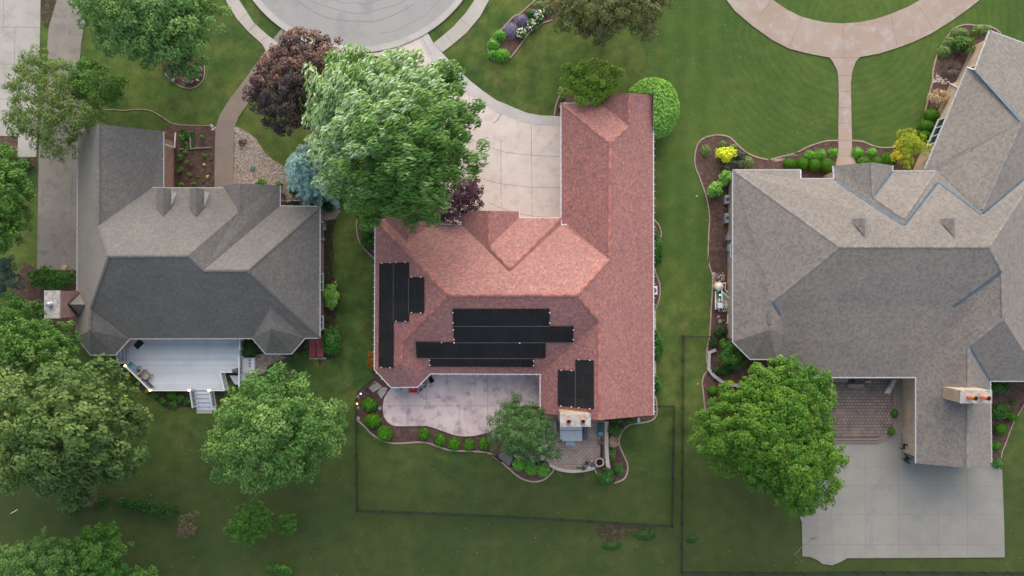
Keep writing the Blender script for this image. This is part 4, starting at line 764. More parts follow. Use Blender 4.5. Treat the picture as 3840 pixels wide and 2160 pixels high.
tree('silver_maple_tree', 'soft rounded light green tree below the grey-white deck', 'tree', 'W:525,1080 545,1030 600,965 660,928 720,928 780,965 820,1000 858,1028 845,1065 872,1105 845,1135 800,1140 790,1175 800,1212 760,1200 720,1225 680,1252 640,1240 640,1210 600,1205 560,1195 535,1145 550,1110', 2.8, 11, 1.45, .34, 'leaf_soft', .28, nl=14, sub=.46, flat=.85, drift=[0, -.5, -.2], spacing=.8)
tree('young_tree', 'small round green tree standing alone below the soft light green tree', 'tree', 'I:1632,1110 1680,1040 1720,950 1790,930 1850,920 1900,930; J:150,960 230,1010 240,1080 200,1140 130,1190 0,1215; I:1800,1215 1700,1200', 1.6, 4.6, .6, .19, 'leaf_mid', .10)
tree('sapling_tree', 'tiny green tree just right of the small round tree near the bottom', 'tree', 'J:290,1010 330,990 380,1010 412,1040 400,1100 360,1140 300,1130 270,1070', 1.0, 2.6, .38, .15, 'leaf_mid', .05)
tree('sapling_tree', 'thin reddish-green sapling alone on the bottom left lawn', 'tree', 'I:1290,1050 1330,990 1390,1000 1440,955 1450,1000 1400,1040 1418,1100 1380,1150 1330,1185 1275,1160', 1.0, 2.6, .36, .14, 'leaf_reddish', .05, cover=1.2, fill=.4, open_=.15)
tree('copper_beech_tree', 'dark purple-brown tree with coppery top beside the round street', 'tree', 'W:632,215 640,175 655,145 690,125 705,95 735,88 760,85 785,98 810,90 845,100 862,130 850,165 810,200 790,260 795,300 750,332 700,322 660,300 640,260', 2.4, 9.5, 1.0, .26, 'leaf_copper', .22, sub=.4, cover=2.4, drift=[.2, .9, 0], tintf=lambda p: np.clip((p[:, 1] - 18.6) * .13 + .03 * (p[:, 0] + 27), -.15, .42) * (RNG.random(len(p)) < .75))
tree('silver_maple_tree', 'very large bright green tree with silvery wind-blown leaves in front of the red roof', 'tree', 'W:785,195 810,150 845,150 870,130 905,122 930,145 1000,140 1050,125 1070,160 1100,145 1140,168 1168,205 1150,240 1180,262 1215,300 1190,325 1165,340 1200,390 1195,430 1150,455 1140,500 1110,530 1080,555 1060,540 1040,568 1000,545 960,545 920,550 880,530 860,510 820,500 830,470 800,450 790,420 770,390 775,350 790,320 768,290 790,250', 3.2, 16, 1.45, .62, 'leaf_maple', .42, nl=22, sub=.40, cover=2.7, drift=[.9, .5, 0], dn=.28,
     tintf=lambda p: .62 * np.clip((p[:, 1] - 9 - .9 * (p[:, 0] + 9)) / 7.5, -.2, 1) * (RNG.random(len(p)) < .82), asp=.27, zj=.35)
def spruce(label, c, r, h, mat):
    q = wp(P(c)[0], h * .35); q.z = 0; o = root('spruce_tree', label, 'tree', q); PP = []; NN = []; TT = []; DD = []; br = MB()
    for i in range(34):
        t = i / 33; z = .35 + t * (h - .5); L = r * (1 - t) ** .75 + .12; nb = max(5, int(15 * (1 - t) + 5)); a0 = RNG.uniform(0, 6.28)
        for k in range(nb):
            a = a0 + 2 * np.pi * k / nb + RNG.normal(0, .12); LL = L * RNG.uniform(.78, 1.1); n = int(LL * 95) + 8; u = RNG.random(n) ** .7; w_ = .30 * (1 - .55 * u) * min(1, LL)
            s_ = RNG.uniform(-1, 1, n) * w_; d = np.array([np.cos(a), np.sin(a), 0]); pe = np.array([-np.sin(a), np.cos(a), 0])
            p = np.array([q.x, q.y, z]) + d * (u * LL)[:, None] + pe * s_[:, None]; p[:, 2] += -.28 * u * LL + .16 * u * u * LL + RNG.normal(0, .03, n)
            PP.append(p); NN.append(RNG.normal(0, .35, (n, 3)) + [0, 0, 1]); DD.append(d + pe * (np.sign(s_) * .8)[:, None] + RNG.normal(0, .2, (n, 3))); TT.append(np.clip(.2 + .6 * u + RNG.normal(0, .12, n), 0, 1))
    p = np.vstack(PP); L = .24 * RNG.uniform(.7, 1.3, len(p)); cards('crown', p, np.vstack(NN), L, L * .42, np.concatenate(TT), mat, o, tang=np.vstack(DD))
    m = MB(); m.tube([q, q + Vector((0, 0, h * .5)), q + Vector((0, 0, h - .2))], [.16, .1, .03], 8); m.build('trunk', 'bark', o, sm=True)
spruce('pale blue spruce between the gravel bed and the large silvery tree', 'W:788,428', 3.25, 8.2, 'leaf_blue')
tree('oak_tree', 'bronze-green tree cut by the top edge above the red-roofed house', 'tree', 'W:1378,-10 1395,35 1415,70 1440,62 1460,100 1500,88 1530,112 1560,85 1600,78 1630,112 1642,85 1655,40 1700,-5 1690,-60 1600,-100 1450,-95 1385,-50', 2.6, 9.5, 1.1, .27, 'leaf_bronze', .25, nup=.9, tintf=lambda p: .14, drift=[.1, -.9, -.2], sub=.38, nl=14)
tree('magnolia_tree', 'chunky yellow-green tree at the upper left corner of the red garage roof', 'tree', 'C:412,600 435,520 500,460 600,450 680,480 770,495 812,560 818,620 785,670 720,690 680,700 665,738 600,746 530,742 505,700 440,650', 1.8, 4.6, .72, .30, 'leaf_magnolia', .12, sub=.5, flat=.9, cover=2.6, edge=.2, nup=1.1, tintf=lambda p: .34)
dometree('globe_tree', 'smooth light green dome tree on the right side of the red garage roof', 'C:885,655 930,615 965,585 1030,562 1090,562 1170,590 1220,650 1250,740 1250,830 1220,910 1180,970 1110,1000 1050,1000 980,950 930,860 910,760', 1.5, 3.5, .19, 'leaf_ball', 15000, lambda x, y: (x > 1900 + 1068 * .5176) | (y < 672 * .5176))
tree('plum_tree', 'dark purple plum tree between the large silvery tree and the red roof', 'tree', 'W:1120,480 1150,455 1175,448 1200,452 1215,480 1205,505 1222,522 1190,532 1163,528 1156,558 1100,558 1095,530', 1.2, 4.2, .55, .18, 'leaf_plum', .09, cover=2.2)
tree('honey_locust_tree', 'large golden-green tree behind the brown-roofed house beside the rear court', 'tree', 'W:1718,1072 1760,1040 1800,1012 1822,985 1870,970 1890,940 1930,915 1990,910 2055,932 2080,980 2097,1030 2080,1070 2110,1110 2132,1160 2108,1190 2115,1232 2090,1255 2060,1270 2030,1302 1990,1290 1960,1278 1930,1240 1880,1225 1850,1190 1810,1185 1800,1150 1770,1130 1760,1095', 2.4, 9, 1.15, .27, 'leaf_chunky', .26, nl=16, sub=.36, cover=2.7, spacing=.75, drift=[-.3, -.6, -.2])
tree('serviceberry_tree', 'airy grey-green tree on the rear patio left of the hot tub', 'tree', 'O:5,470 20,260 100,255 160,330 200,200 230,60 290,10 400,-40 500,10 480,60 400,90 600,150 700,100 790,170 860,250 1010,290 1000,400 940,480 1050,560 1080,720 1060,860 940,960 820,920 700,960 560,900 400,850 300,860 180,760 60,700 20,600', 1.8, 5.2, .6, .19, 'leaf_patio', .11, nl=14, cover=1.6, fill=.55, edge=.2, open_=.05, sub=.48)
tree('evergreen_shrub', 'tall yellow-green evergreen tucked between the silvery tree and the red roof corner', 'shrub', 'b:660,430 800,380 980,400 1000,560 955,640 950,770 860,790 780,740 740,690 690,600', .9, 2.4, .4, .15, 'leaf_chunky', .06, cover=2.8)
# ================================================================ shrubs
def row(name, items, mat, style, group, cat='shrub', **kw):
    for at, rx, ry, h, lab in items: shrub(name, lab, at, rx, ry, h, mat, style, group, cat=cat, **kw)
gg = 'round green shrubs around the rear patio'
row('round_shrub', [('N:315,640', .70, .67, .9, 'round green shrub beside the blue ring at the left end of the rear patio'), ('N:365,920', .79, .70, .95, 'wide round green shrub, second down at the left end of the rear patio'),
    ('N:575,1145', .72, .76, .95, 'large leaning green shrub at the lower left bend of the rear patio bed'), ('N:1265,1155', .53, .58, .75, 'round green shrub, first of the five below the rear patio from the left'),
    ('N:1545,1255', .55, .62, .75, 'round green shrub, second of the five below the rear patio from the left'), ('N:1785,1325', .60, .66, .8, 'round green shrub, middle and largest of the five below the rear patio'),
    ('N:2050,1340', .55, .57, .75, 'round green shrub, fourth of the five below the rear patio from the left'), ('N:2315,1320', .50, .58, .72, 'round green shrub, last of the five below the rear patio, next to the airy tree')], 'leaf_shrub', 'ball', gg, leaf=.13)
gg = 'clipped boxwood balls by the front walk'
row('boxwood_ball', [('D:232,1186', .63, .50, .95, 'clipped boxwood ball, leftmost of the four left of the front walk'), ('D:327,1188', .61, .59, .95, 'clipped boxwood ball, second of the four left of the front walk'),
    ('D:413,1199', .58, .61, .95, 'clipped boxwood ball, third of the four left of the front walk'), ('D:505,1200', .66, .70, 1.05, 'clipped boxwood ball, largest of the four and nearest the front walk'),
    ('D:770,1175', .68, .50, .9, 'clipped boxwood ball just right of the front walk against the porch gable'), ('D:870,1175', .62, .48, .9, 'clipped boxwood ball in the middle right of the front walk'), ('D:945,1160', .80, .70, 1.1, 'large clipped boxwood mound beside the yellow-green small tree'),
    ('D:1257,838', .75, .68, 1.1, 'topmost of three clipped balls along the angled tan wall'), ('D:1220,915', .76, .62, 1.1, 'middle of three clipped balls along the angled tan wall'), ('D:1205,980', .70, .55, 1.0, 'lowest of three clipped balls along the angled tan wall')], 'leaf_box', 'ball', gg, leaf=.085)
gg = 'clipped boxwood balls at the right edge'
row('boxwood_ball', [('Y:662,625', .46, .50, .9, 'clipped ball shrub, upper of three by the curved edging at the lower right'), ('Y:520,790', .59, .56, 1.0, 'clipped ball shrub, middle of three by the curved edging at the lower right'), ('Y:455,1003', .50, .47, .95, 'clipped ball shrub, lower of three by the curved edging at the lower right'),
    ('K:1580,130', .68, .60, 1.1, 'clipped ball shrub below the block retaining wall'), ('K:1492,105', .50, .42, .75, 'small yellow-green shrub left of the clipped ball below the retaining wall')], 'leaf_box', 'ball', gg, leaf=.085)
gg = 'ferny green perennials beside the front walk'
row('fern_plant', [('D:385,1125', .52, .50, .6, 'ferny green clump, leftmost of three left of the front walk'), ('D:462,1118', .50, .55, .6, 'ferny green clump, middle of three left of the front walk'), ('D:553,1105', .50, .48, .6, 'ferny green clump touching the left side of the front walk'),
    ('D:730,1105', .58, .55, .6, 'ferny green clump touching the right side of the front walk'), ('D:838,1108', .52, .52, .6, 'ferny green clump, second right of the front walk')], 'leaf_day', 'grass', gg, cat='perennial', leaf=.16)
tree('small_tree', 'yellow and green small tree at the inner corner of the angled wing', 'tree', 'D:985,1100 1000,1010 1040,950 1110,945 1170,975 1240,1040 1262,1085 1200,1112 1150,1130 1105,1225 1060,1222 1010,1130', 1.2, 3.4, .5, .17, 'leaf_yellowish', .08, tintf=lambda p: np.where(p[:, 0] < 36.2, .0, -.45), cover=1.8)
shrub('round_shrub', 'bright round green shrub at the upper corner bed of the angled wing', 'D:1495,330', 1.0, .93, 1.5, 'leaf_bright', 'loose', leaf=.16)
row('perennial_clump', [('D:1475,240', .9, .62, .8, 'green perennial clump above the bright round shrub of the angled wing'), ('D:1400,305', .6, .62, .7, 'green clump left of the bright round shrub of the angled wing'), ('D:1360,372', .65, .6, .7, 'lowest left green clump in the upper corner bed of the angled wing'),
    ('D:1595,218', .62, .55, .7, 'green clump by the roof corner at the upper right'), ('D:1665,215', .5, .5, .6, 'small green clump touching the roof corner at the upper right')], 'leaf_hazel', 'grass', 'green perennials in the upper right corner bed', cat='perennial', leaf=.16)
shrub('pinkish_shrub', 'sparse pinkish-green shrub beside the downspout of the angled tan wall', 'D:1310,710', .95, .9, 1.5, 'leaf_pinkish', 'loose', leaf=.14, core=False, n=900)
c_ = wp(P('D:1395,500')[0]); m = MB()
for k in range(46):
    a = random.uniform(0, 6.28); L = random.uniform(.6, 1.25); e = c_ + Vector((math.cos(a) * L, math.sin(a) * L * .9, random.uniform(.25, .9))); q = c_.lerp(e, .5) + Vector((random.uniform(-.1, .1), random.uniform(-.1, .1), .15)); m.tube([c_, q, e], [.022, .014, .006], 4, cap=False)
    e2 = q + Vector((math.cos(a + .6) * .4, math.sin(a + .6) * .4, .2)); m.tube([q, e2], [.012, .005], 4, cap=False)
m.build('bare_shrub', 'twig', None, 'leafless twiggy shrub in the dark mulch beside the angled wing', 'shrub', base=c_)
shrub('spiky_shrub', 'spiky dark green shrub at the far left of the rounded bed', 'U:190,235', .50, .58, .7, 'leaf_hazel', 'grass', leaf=.14)
shrub('golden_shrub', 'bright golden-yellow shrub in the rounded mulch bed', 'U:395,275', 1.05, .75, 1.3, 'leaf_gold', 'loose', leaf=.18)
row('perennial_clump', [('U:360,165', .42, .34, .5, 'small green clump above the golden shrub'), ('U:475,200', .4, .35, .4, 'faint yellow-green clump right of the golden shrub'), ('U:630,350', .60, .55, .7, 'green perennial above the roof corner of the brown house')], 'leaf_hazel', 'grass', 'perennials in the rounded mulch bed', cat='perennial')
row('perennial_clump', [('U:545,285', .45, .42, .6, 'purplish-grey clump right of the golden shrub'), ('U:470,380', .42, .38, .55, 'grey-purple clump below the golden shrub'), ('U:392,420', .42, .40, .6, 'grey-green clump above the bright leafy shrubs of the rounded bed'), ('U:555,378', .5, .42, .6, 'dark purplish clump above the brown roof corner')], 'leaf_grey', 'loose', 'dark perennials in the rounded mulch bed', cat='perennial', leaf=.11)
shrub('leafy_shrub', 'bright leafy shrub touching the left gutter of the brown roof', 'U:400,525', .68, .72, 1.3, 'leaf_ball', 'loose', leaf=.17); shrub('leafy_shrub', 'bright leafy shrub, lower left of the pair by the brown roof', 'U:285,645', .88, .80, 1.3, 'leaf_ball', 'loose', leaf=.17)
shrub('evergreen_shrub', 'large dark green shrub inside the block retaining wall', 'G:1630,1215', 1.65, 1.6, 2.2, 'leaf_mid', 'loose', leaf=.17)
shrub('evergreen_shrub', 'dark low shrub above the block retaining wall', 'G:1550,1045', .68, .58, .9, 'leaf_dark', 'loose', leaf=.14); shrub('evergreen_shrub', 'small dark shrub at the upper end of the block retaining wall', 'G:1500,1130', .45, .45, .6, 'leaf_dark', 'loose', leaf=.13)
shrub('evergreen_shrub', 'dark green low foliage between the block retaining wall and the dark shrub', 'G:1570,1330', 1.1, .45, .6, 'leaf_dark', 'loose', leaf=.14)
shrub('yellow_perennial', 'left of two small yellow plants behind the block retaining wall', 'G:1620,1422', .36, .25, .35, 'leaf_gold', 'loose', 'small yellow plants', leaf=.10, cat='perennial'); shrub('yellow_perennial', 'right of two small yellow plants behind the block retaining wall', 'G:1702,1425', .32, .24, .35, 'leaf_gold', 'loose', 'small yellow plants', leaf=.10, cat='perennial')
row('dark_shrub', [('Y:510,250', .95, .65, 1.2, 'dark green shrub under the gutter at the lower right'), ('Y:520,565', .85, .85, 1.2, 'dark green bushy shrub left of the upper clipped ball at the lower right')], 'leaf_green2', 'loose', 'dark shrubs at the lower right', leaf=.16)
shrub('grey_shrub', 'blue-green spreading shrub at the corner of the rear court', 'Y:495,1240', .52, .48, .6, 'leaf_green2', 'grass', leaf=.14); shrub('small_plant', 'tiny light green plant in the lower right mulch bed', 'Y:692,455', .26, .26, .3, 'leaf_mid', 'loose', leaf=.1, cat='plant')
row('planter_ball', [('R:1092,600', .37, .42, .9, 'clipped green ball by the right side steps of the raised paver patio'), ('R:1047,872', .36, .36, .9, 'clipped green ball at the lower end of the raised paver patio steps')], 'leaf_green2', 'ball', 'clipped balls on the raised patio steps', leaf=.07)
row('daylily_clump', [('T:225,400', .62, .52, .7, 'bright green grassy clump, uppermost at the left end of the lavender bed'), ('T:150,500', .58, .60, .7, 'bright green grassy clump, leftmost in the lavender bed'), ('T:250,620', .78, .66, .75, 'bright green grassy clump, lowest in the lavender bed'), ('T:150,610', .5, .45, .6, 'bright green grassy clump in the lower left tip of the lavender bed')], 'leaf_day', 'grass', 'grassy clumps in the lavender bed', cat='perennial', leaf=.17)
for at, rx, ry, lab in (('T:475,225', .75, .62, 'upper purple lavender mound'), ('T:350,345', .72, .80, 'lower purple lavender mound beside the grassy clumps'), ('T:610,140', .36, .34, 'small lavender clump between green plants at the top')):
    shrub('lavender', lab, at, rx, ry, .6, 'leaf_lavender', 'grass', 'lavender mounds', leaf=.12, cat='flower', flower=('petal_purple', int(rx * ry * 200), .07))
for at, rx, ry, lab in (('T:585,285', .46, .56, 'white-flowered bush in the middle of the row in the lavender bed'), ('T:670,185', .42, .66, 'white-flowered bush above the middle one in the lavender bed'), ('T:470,375', .50, .50, 'lowest white-flowered bush in the lavender bed'), ('T:760,115', .35, .42, 'topmost white-flowered bush next to the bronze tree')):
    shrub('hydrangea', lab, at, rx, ry, .75, 'leaf_mid', 'loose', 'white-flowered bushes', leaf=.12, cat='flower', flower=('petal_white', int(rx * ry * 110), .13))
shrub('perennial_clump', 'green clump at the very top of the lavender bed', 'T:665,55', .58, .42, .6, 'leaf_hazel', 'grass', cat='perennial'); shrub('perennial_clump', 'green clump above the upper lavender mound', 'T:555,150', .42, .42, .6, 'leaf_mid', 'loose', cat='perennial', leaf=.11)
for at, rx, ry, lab in (('A:1255,565', .48, .32, 'left pink-flowered plant in the bed under the big tree'), ('A:1385,580', .70, .34, 'middle pink-flowered plant in the bed under the big tree'), ('A:1440,520', .35, .62, 'right pink-flowered plant in the bed under the big tree')):
    shrub('pink_flower_plant', lab, at, rx, ry, .4, 'leaf_grey', 'loose', 'pink flowers', leaf=.09, cat='flower', flower=('petal_pink', int(rx * ry * 150), .10), n=400)
shrub('small_plant', 'small green plant in the garage corner bed, upper one', 'C:405,718', .26, .26, .35, 'leaf_green2', 'loose', leaf=.09, cat='plant'); shrub('small_plant', 'small green plant touching the garage gutter, lower one', 'C:384,775', .20, .28, .35, 'leaf_green2', 'loose', leaf=.09, cat='plant')
shrub('round_shrub', 'bright green bush against the pink brick wall of the grey-roofed house', 'F:668,790', .92, 1.35, 1.7, 'leaf_ball', 'loose', leaf=.17)
shrub('evergreen_shrub', 'large dark green bush beside the red cellar doors', 'F:665,1118', .95, 1.55, 1.6, 'leaf_green2', 'loose', leaf=.16); shrub('evergreen_shrub', 'dark green bush between the deck and the grey roof bay', 'F:80,1165', .85, .90, 1.3, 'leaf_dark', 'loose', leaf=.13)
row('small_shrub', [('F:475,1150', .32, .38, .5, 'small green bush left of the cellar doors, upper'), ('F:465,1208', .34, .30, .5, 'small green bush left of the cellar doors, lower'), ('F:408,1215', .32, .28, .45, 'small green bush under the octagonal grey bay roof')], 'leaf_mid', 'loose', 'small bushes beside the cellar doors', leaf=.11)
shrub('orange_shrub', 'rust-orange shrub peeking out left of the red roof', 'F:955,1250', .42, .95, 1.0, 'leaf_orange', 'loose', leaf=.12)
row('low_hedge', [('F:395,120', .72, .28, .6, 'low dark hedge piece left of the blue spruce base'), ('F:512,125', .42, .24, .5, 'low dark bush below the blue spruce'), ('F:632,150', .62, .46, .7, 'dark bush under the tip of the large silvery tree')], 'leaf_dark', 'loose', 'low dark bushes in the gravel bed', leaf=.11)
row('green_shrub', [('b:860,840', .82, .62, 1.2, 'green shrub against the left red gutter, upper of two'), ('b:850,965', .72, .50, 1.0, 'green shrub against the left red gutter, lower of two')], 'leaf_green2', 'loose', 'green shrubs left of the red roof', leaf=.14)
row('small_shrub', [('B:150,1320', .50, .30, .6, 'bright small shrub at the bottom of the gravel bed by the grey roof'), ('B:285,1350', .38, .40, .7, 'dark small shrub at the roof corner in the gravel bed'), ('B:385,1380', .40, .36, .7, 'dark small shrub between the roof corner and the blue spruce')], 'leaf_shrub', 'loose', 'small shrubs in the gravel bed', leaf=.10)
row('small_shrub', [('S:580,370', .29, .30, .5, 'small round shrub at the top of the row along the pink brick wall'), ('S:560,735', .32, .29, .5, 'small round shrub, second in the row along the pink brick wall'), ('S:568,960', .32, .32, .5, 'small round shrub, third in the row along the pink brick wall'), ('S:570,1215', .27, .26, .5, 'small round shrub, lowest in the row along the pink brick wall')], 'leaf_shrub', 'loose', 'small round shrubs along the pink brick wall', leaf=.09)
row('hosta_plant', [('S:965,365', .22, .26, .4, 'yellow-green plant right of the upright timber'), ('S:655,630', .21, .26, .4, 'yellow-green plant just below the lying timber'), ('S:1005,700', .22, .22, .4, 'yellow-green plant near the walk, middle of the planting bed'), ('S:685,815', .22, .20, .4, 'yellow-green plant above the dark dead patch'), ('S:735,1045', .22, .22, .4, 'yellow-green plant in the lower middle of the planting bed'), ('S:805,1210', .22, .20, .4, 'yellow-green plant at the bottom of the planting bed')], 'leaf_hazel', 'loose', 'yellow-green plants in the planting bed', cat='plant', leaf=.08)
row('small_plant', [('S:1118,755', .13, .13, .2, 'tiny green plant at the right side of the planting bed, upper'), ('S:1112,990', .13, .13, .2, 'tiny green plant at the right side of the planting bed, middle'), ('S:880,1080', .13, .12, .2, 'tiny green plant in the lower centre of the planting bed'), ('S:980,1165', .12, .15, .2, 'tiny green plant left of the lower yellow flower'), ('S:1105,1235', .15, .14, .2, 'tiny green plant in the lower right corner of the planting bed')], 'leaf_mid', 'loose', 'tiny plants in the planting bed', cat='plant', leaf=.06)
row('ground_cover_patch', [('S:610,230', .22, .2, .15, 'small green creeping patch at the top of the planting bed'), ('S:670,310', .50, .42, .2, 'green creeping patch left of the upright timber'), ('S:668,510', .38, .36, .2, 'green creeping patch over the lying timber'), ('S:795,420', .14, .9, .15, 'narrow green strip right of the upright timber')], 'leaf_green2', 'loose', 'creeping green patches', cat='plant', leaf=.09)
row('yellow_flower', [('S:1000,852', .13, .12, .25, 'upper small yellow flower in the planting bed'), ('S:1055,1075', .12, .13, .25, 'lower small yellow flower in the planting bed')], 'petal_yellow', 'loose', 'small yellow flowers', cat='flower', leaf=.07)
shrub('dead_shrub', 'round brown twiggy shrub in the pale gravel bed', 'S:1680,450', .42, .42, .4, 'leaf_copper', 'grass', leaf=.10); shrub('dead_shrub', 'dark dead plant in the middle of the planting bed', 'S:745,880', .38, .32, .3, 'leaf_copper', 'grass', leaf=.08)
tree('hedge', 'dark green hedge block between the side driveway and the brick chimney', 'hedge', 'X:190,1040 200,1010 270,985 330,960 360,985 450,990 515,990 525,1040 500,1090 440,1115 330,1118 250,1105 200,1090', .6, 1.5, .38, .15, 'leaf_mid', .05, cover=2.6, tintf=lambda p: -.15)
shrub('round_shrub', 'dark round shrub below the end of the neighbour driveway', 'X:165,240', .78, .58, 1.0, 'leaf_dark', 'loose', leaf=.13); shrub('leafy_shrub', 'bright leafy plant at the left edge below the neighbour driveway', 'X:35,140', .6, .55, .8, 'leaf_bright', 'loose', leaf=.16); shrub('leafy_shrub', 'small bright plant beside the dark round shrub at the left', 'X:72,180', .38, .36, .6, 'leaf_bright', 'loose', leaf=.14)
row('deck_bed_shrub', [('M:1045,1095', .55, .42, .5, 'green bush against the lower deck railing, centre'), ('M:890,1190', .35, .35, .45, 'green bush in the deck bed, lower left of the centre one'), ('M:1060,1250', .50, .38, .5, 'lowest green bush of the deck bed'), ('M:1200,1150', .36, .40, .5, 'green bush in the deck bed, right of the centre one'), ('M:1325,1200', .32, .40, .5, 'green bush beside the lower deck stairs'), ('M:765,1085', .36, .32, .4, 'green bush near the left corner lamp of the deck')], 'leaf_mid', 'loose', 'green bushes in the bed below the deck', leaf=.11)
row('yellow_plant', [('M:308,750', .18, .22, .3, 'upper yellow-green plant beside the slanted deck railing'), ('M:462,880', .22, .20, .3, 'middle yellow-green plant beside the slanted deck railing'), ('M:618,1015', .22, .25, .3, 'lower yellow-green plant under the deck corner lamp')], 'leaf_yellowish', 'loose', 'yellow-green plants by the slanted railing', cat='plant', leaf=.08)
shrub('perennial_clump', 'dull green creeping plant between the slanted railing and the lawn', 'M:385,800', .45, .35, .3, 'leaf_green2', 'loose', leaf=.09, cat='plant')
row('east_side_shrub', [('V:132,250', .62, 1.9, 1.1, 'long green shrub mass right of the red roof, upper'), ('V:140,868', .55, 1.55, 1.1, 'long green shrub mass right of the red roof, middle'), ('V:135,1110', .55, .92, .9, 'green shrub right of the red roof, lowest')], 'leaf_green2', 'loose', 'green shrubs along the right red gutter', leaf=.16)
row('round_shrub', [('K:785,388', .72, .62, 1.0, 'round dark green shrub right of the retaining wall cap'), ('K:800,320', .52, .32, .8, 'green shrub half under the red gable end'), ('K:885,325', .58, .36, .8, 'green shrub left of the pale blue oval lid'), ('K:720,728', .85, .78, 1.0, 'wide green shrub at the bottom end of the retaining wall cap'), ('K:806,680', .45, .70, .9, 'blue-green upright shrub inside the S-shaped bed')], 'leaf_green2', 'loose', 'green shrubs in the S-shaped bed', leaf=.14)
shrub('variegated_shrub', 'whitish variegated shrub in the S-shaped bed', 'K:772,470', .52, .55, .6, 'leaf_pinkish', 'loose', leaf=.10, n=900); shrub('olive_shrub', 'olive-yellow low plant below the whitish shrub', 'K:768,570', .40, .72, .5, 'leaf_airy', 'loose', leaf=.11)
row('round_shrub', [('K:92,645', .65, .62, .9, 'bushy green shrub below the airy patio tree, left of three'), ('K:178,675', .65, .60, .9, 'bushy green shrub below the airy patio tree, middle of three'), ('K:262,690', .62, .66, .9, 'bushy green shrub below the airy patio tree, right of three')], 'leaf_day', 'grass', 'bushy shrubs under the airy tree', leaf=.15)
shrub('round_shrub', 'dark green shrub behind the airy tree at the patio corner', 'O:560,200', 1.0, .6, 1.2, 'leaf_dark', 'loose', leaf=.15)
tree('low_hedge', 'long low green hedge on the dark lawn left of the small round tree', 'hedge', 'I:830,900 900,885 1000,900 1100,920 1200,930 1290,950 1305,985 1240,1015 1150,1022 1050,1000 950,980 850,960', .3, .8, .3, .13, 'leaf_dark', .04, cover=2.4)
shrub('leafy_shrub', 'tall green shrub below the huge olive-topped tree', 'I:500,920', 1.0, .95, 1.4, 'leaf_green2', 'loose', leaf=.16); shrub('reddish_shrub', 'dark reddish shrub below the huge olive-topped tree', 'I:655,900', .8, .62, 1.0, 'leaf_reddish', 'loose', leaf=.12); shrub('leafy_shrub', 'small dull green shrub left of the long low hedge', 'I:745,900', .6, .55, .8, 'leaf_dark', 'loose', leaf=.12)
shrub('small_plant', 'small bright plant alone on the lawn left of the black fence', 'J:748,352', .32, .40, .5, 'leaf_day', 'loose', leaf=.10, cat='plant'); shrub('leafy_shrub', 'low green shrub at the bottom edge below the tiny tree', 'J:300,1400', 1.3, .6, 1.0, 'leaf_mid', 'loose', leaf=.15)
row('weedy_clump', [('K:1000,1150', 1.2, .55, .35, 'grey-green weedy clump outside the lower right fence corner'), ('K:1340,1180', .55, .45, .3, 'grey-green weedy clump right of the second black fence'), ('K:760,1230', 1.0, .4, .3, 'faint green weeds below the bare soil patch')], 'leaf_dark', 'grass', 'weedy clumps outside the fences', cat='plant', leaf=.12)
# ================================================================ fences
def fence(label, s, h=.95, closed=False):
    q = G(s); o = root('iron_fence', label, 'fence', q[0], 'low black iron fences')
    for a, b in zip(q[:-1], q[1:]):
        d = b - a; L = d.length; n = max(1, round(L / 2.4)); rz = math.atan2(d.y, d.x)
        for i in range(n):
            p0 = a + d * i / n; p1 = a + d * (i + 1) / n; m = MB(); c = (p0 + p1) / 2
            for z in (.15, h - .12, h - .02): m.box(c + Vector((0, 0, z)), (L / n, .03, .035), rz)
            k = int(L / n / .12)
            for j in range(1, k): m.box(p0.lerp(p1, j / k) + Vector((0, 0, h / 2)), (.018, .018, h - .06), rz)
            m.build('panel', 'iron', o); m = MB(); m.box(p0 + Vector((0, 0, h / 2 + .04)), (.07, .07, h + .08), rz); m.box(p0 + Vector((0, 0, h + .1)), (.09, .09, .04), rz); m.build('post', 'iron', o)
    m = MB(); m.box(q[-1] + Vector((0, 0, h / 2 + .04)), (.07, .07, h + .08)); m.build('post', 'iron', o)
fence('low black iron fence enclosing the back lawn of the red-roofed house', 'J:985,45 925,85 848,165 856,965 1932,1008; K:600,1042 1192,1078 1205,215 1095,212')
fence('second low black iron fence, starting at the wall bed of the brown-roofed house', 'G:1480,1085 1272,1078 1268,1440; K:1265,700 1258,1412 1932,1418; L:900,1412 1990,1418')
# ================================================================ deck
D_ = .75
dk = root('wooden_deck', 'large grey-white plank deck behind the grey-roofed house with lamps on its railing', 'deck', wp(P('M:1200,600')[0]))
m = MB(); m.prism(G('M:308,60 2240,60 2240,690 2120,692 1902,692 1972,1000 670,1000 250,578 308,520', D_), D_ - .05, D_); m.build('floor', 'deck_boards', dk)
m = MB(); q = G('M:300,60 2235,60 2235,690 1902,692 1972,990 670,990 250,570 300,520', D_); m.prism(q, .02, D_ - .055); m.build('skirt', 'white_paint', dk)
for i in range(4):
    x0 = 305 - 62 * i; m = MB(); m.prism(G('M:%d,%d %d,100 %d,100 %d,%d' % (x0 - 50, 508, x0 - 50, x0, x0, 508), .6 - .15 * i), .02, .6 - .15 * i); m.build('step', 'deck_boards', dk)
m = MB(); m.prism(G('M:40,508 300,508 300,530 40,530', .7), .02, .7); m.build('stringer', 'white_paint', dk)
ys = [1000, 1060, 1132, 1208, 1285, 1350]
for i in range(5):
    z = .62 - .125 * i; m = MB(); y0, y1 = ys[i], ys[i + 1]; l0 = 1440 + (y0 - 1000) * .13; l1 = 1440 + (y1 - 1000) * .13; r = 1700 + (y1 - 1000) * .16 if i < 4 else 1825
    m.prism(G('M:%f,%f %f,%f %f,%f %f,%f' % (l0, y0, l1, y1, r, y1, r, y0), z), .02, z); m.build('step', 'deck_boards', dk)
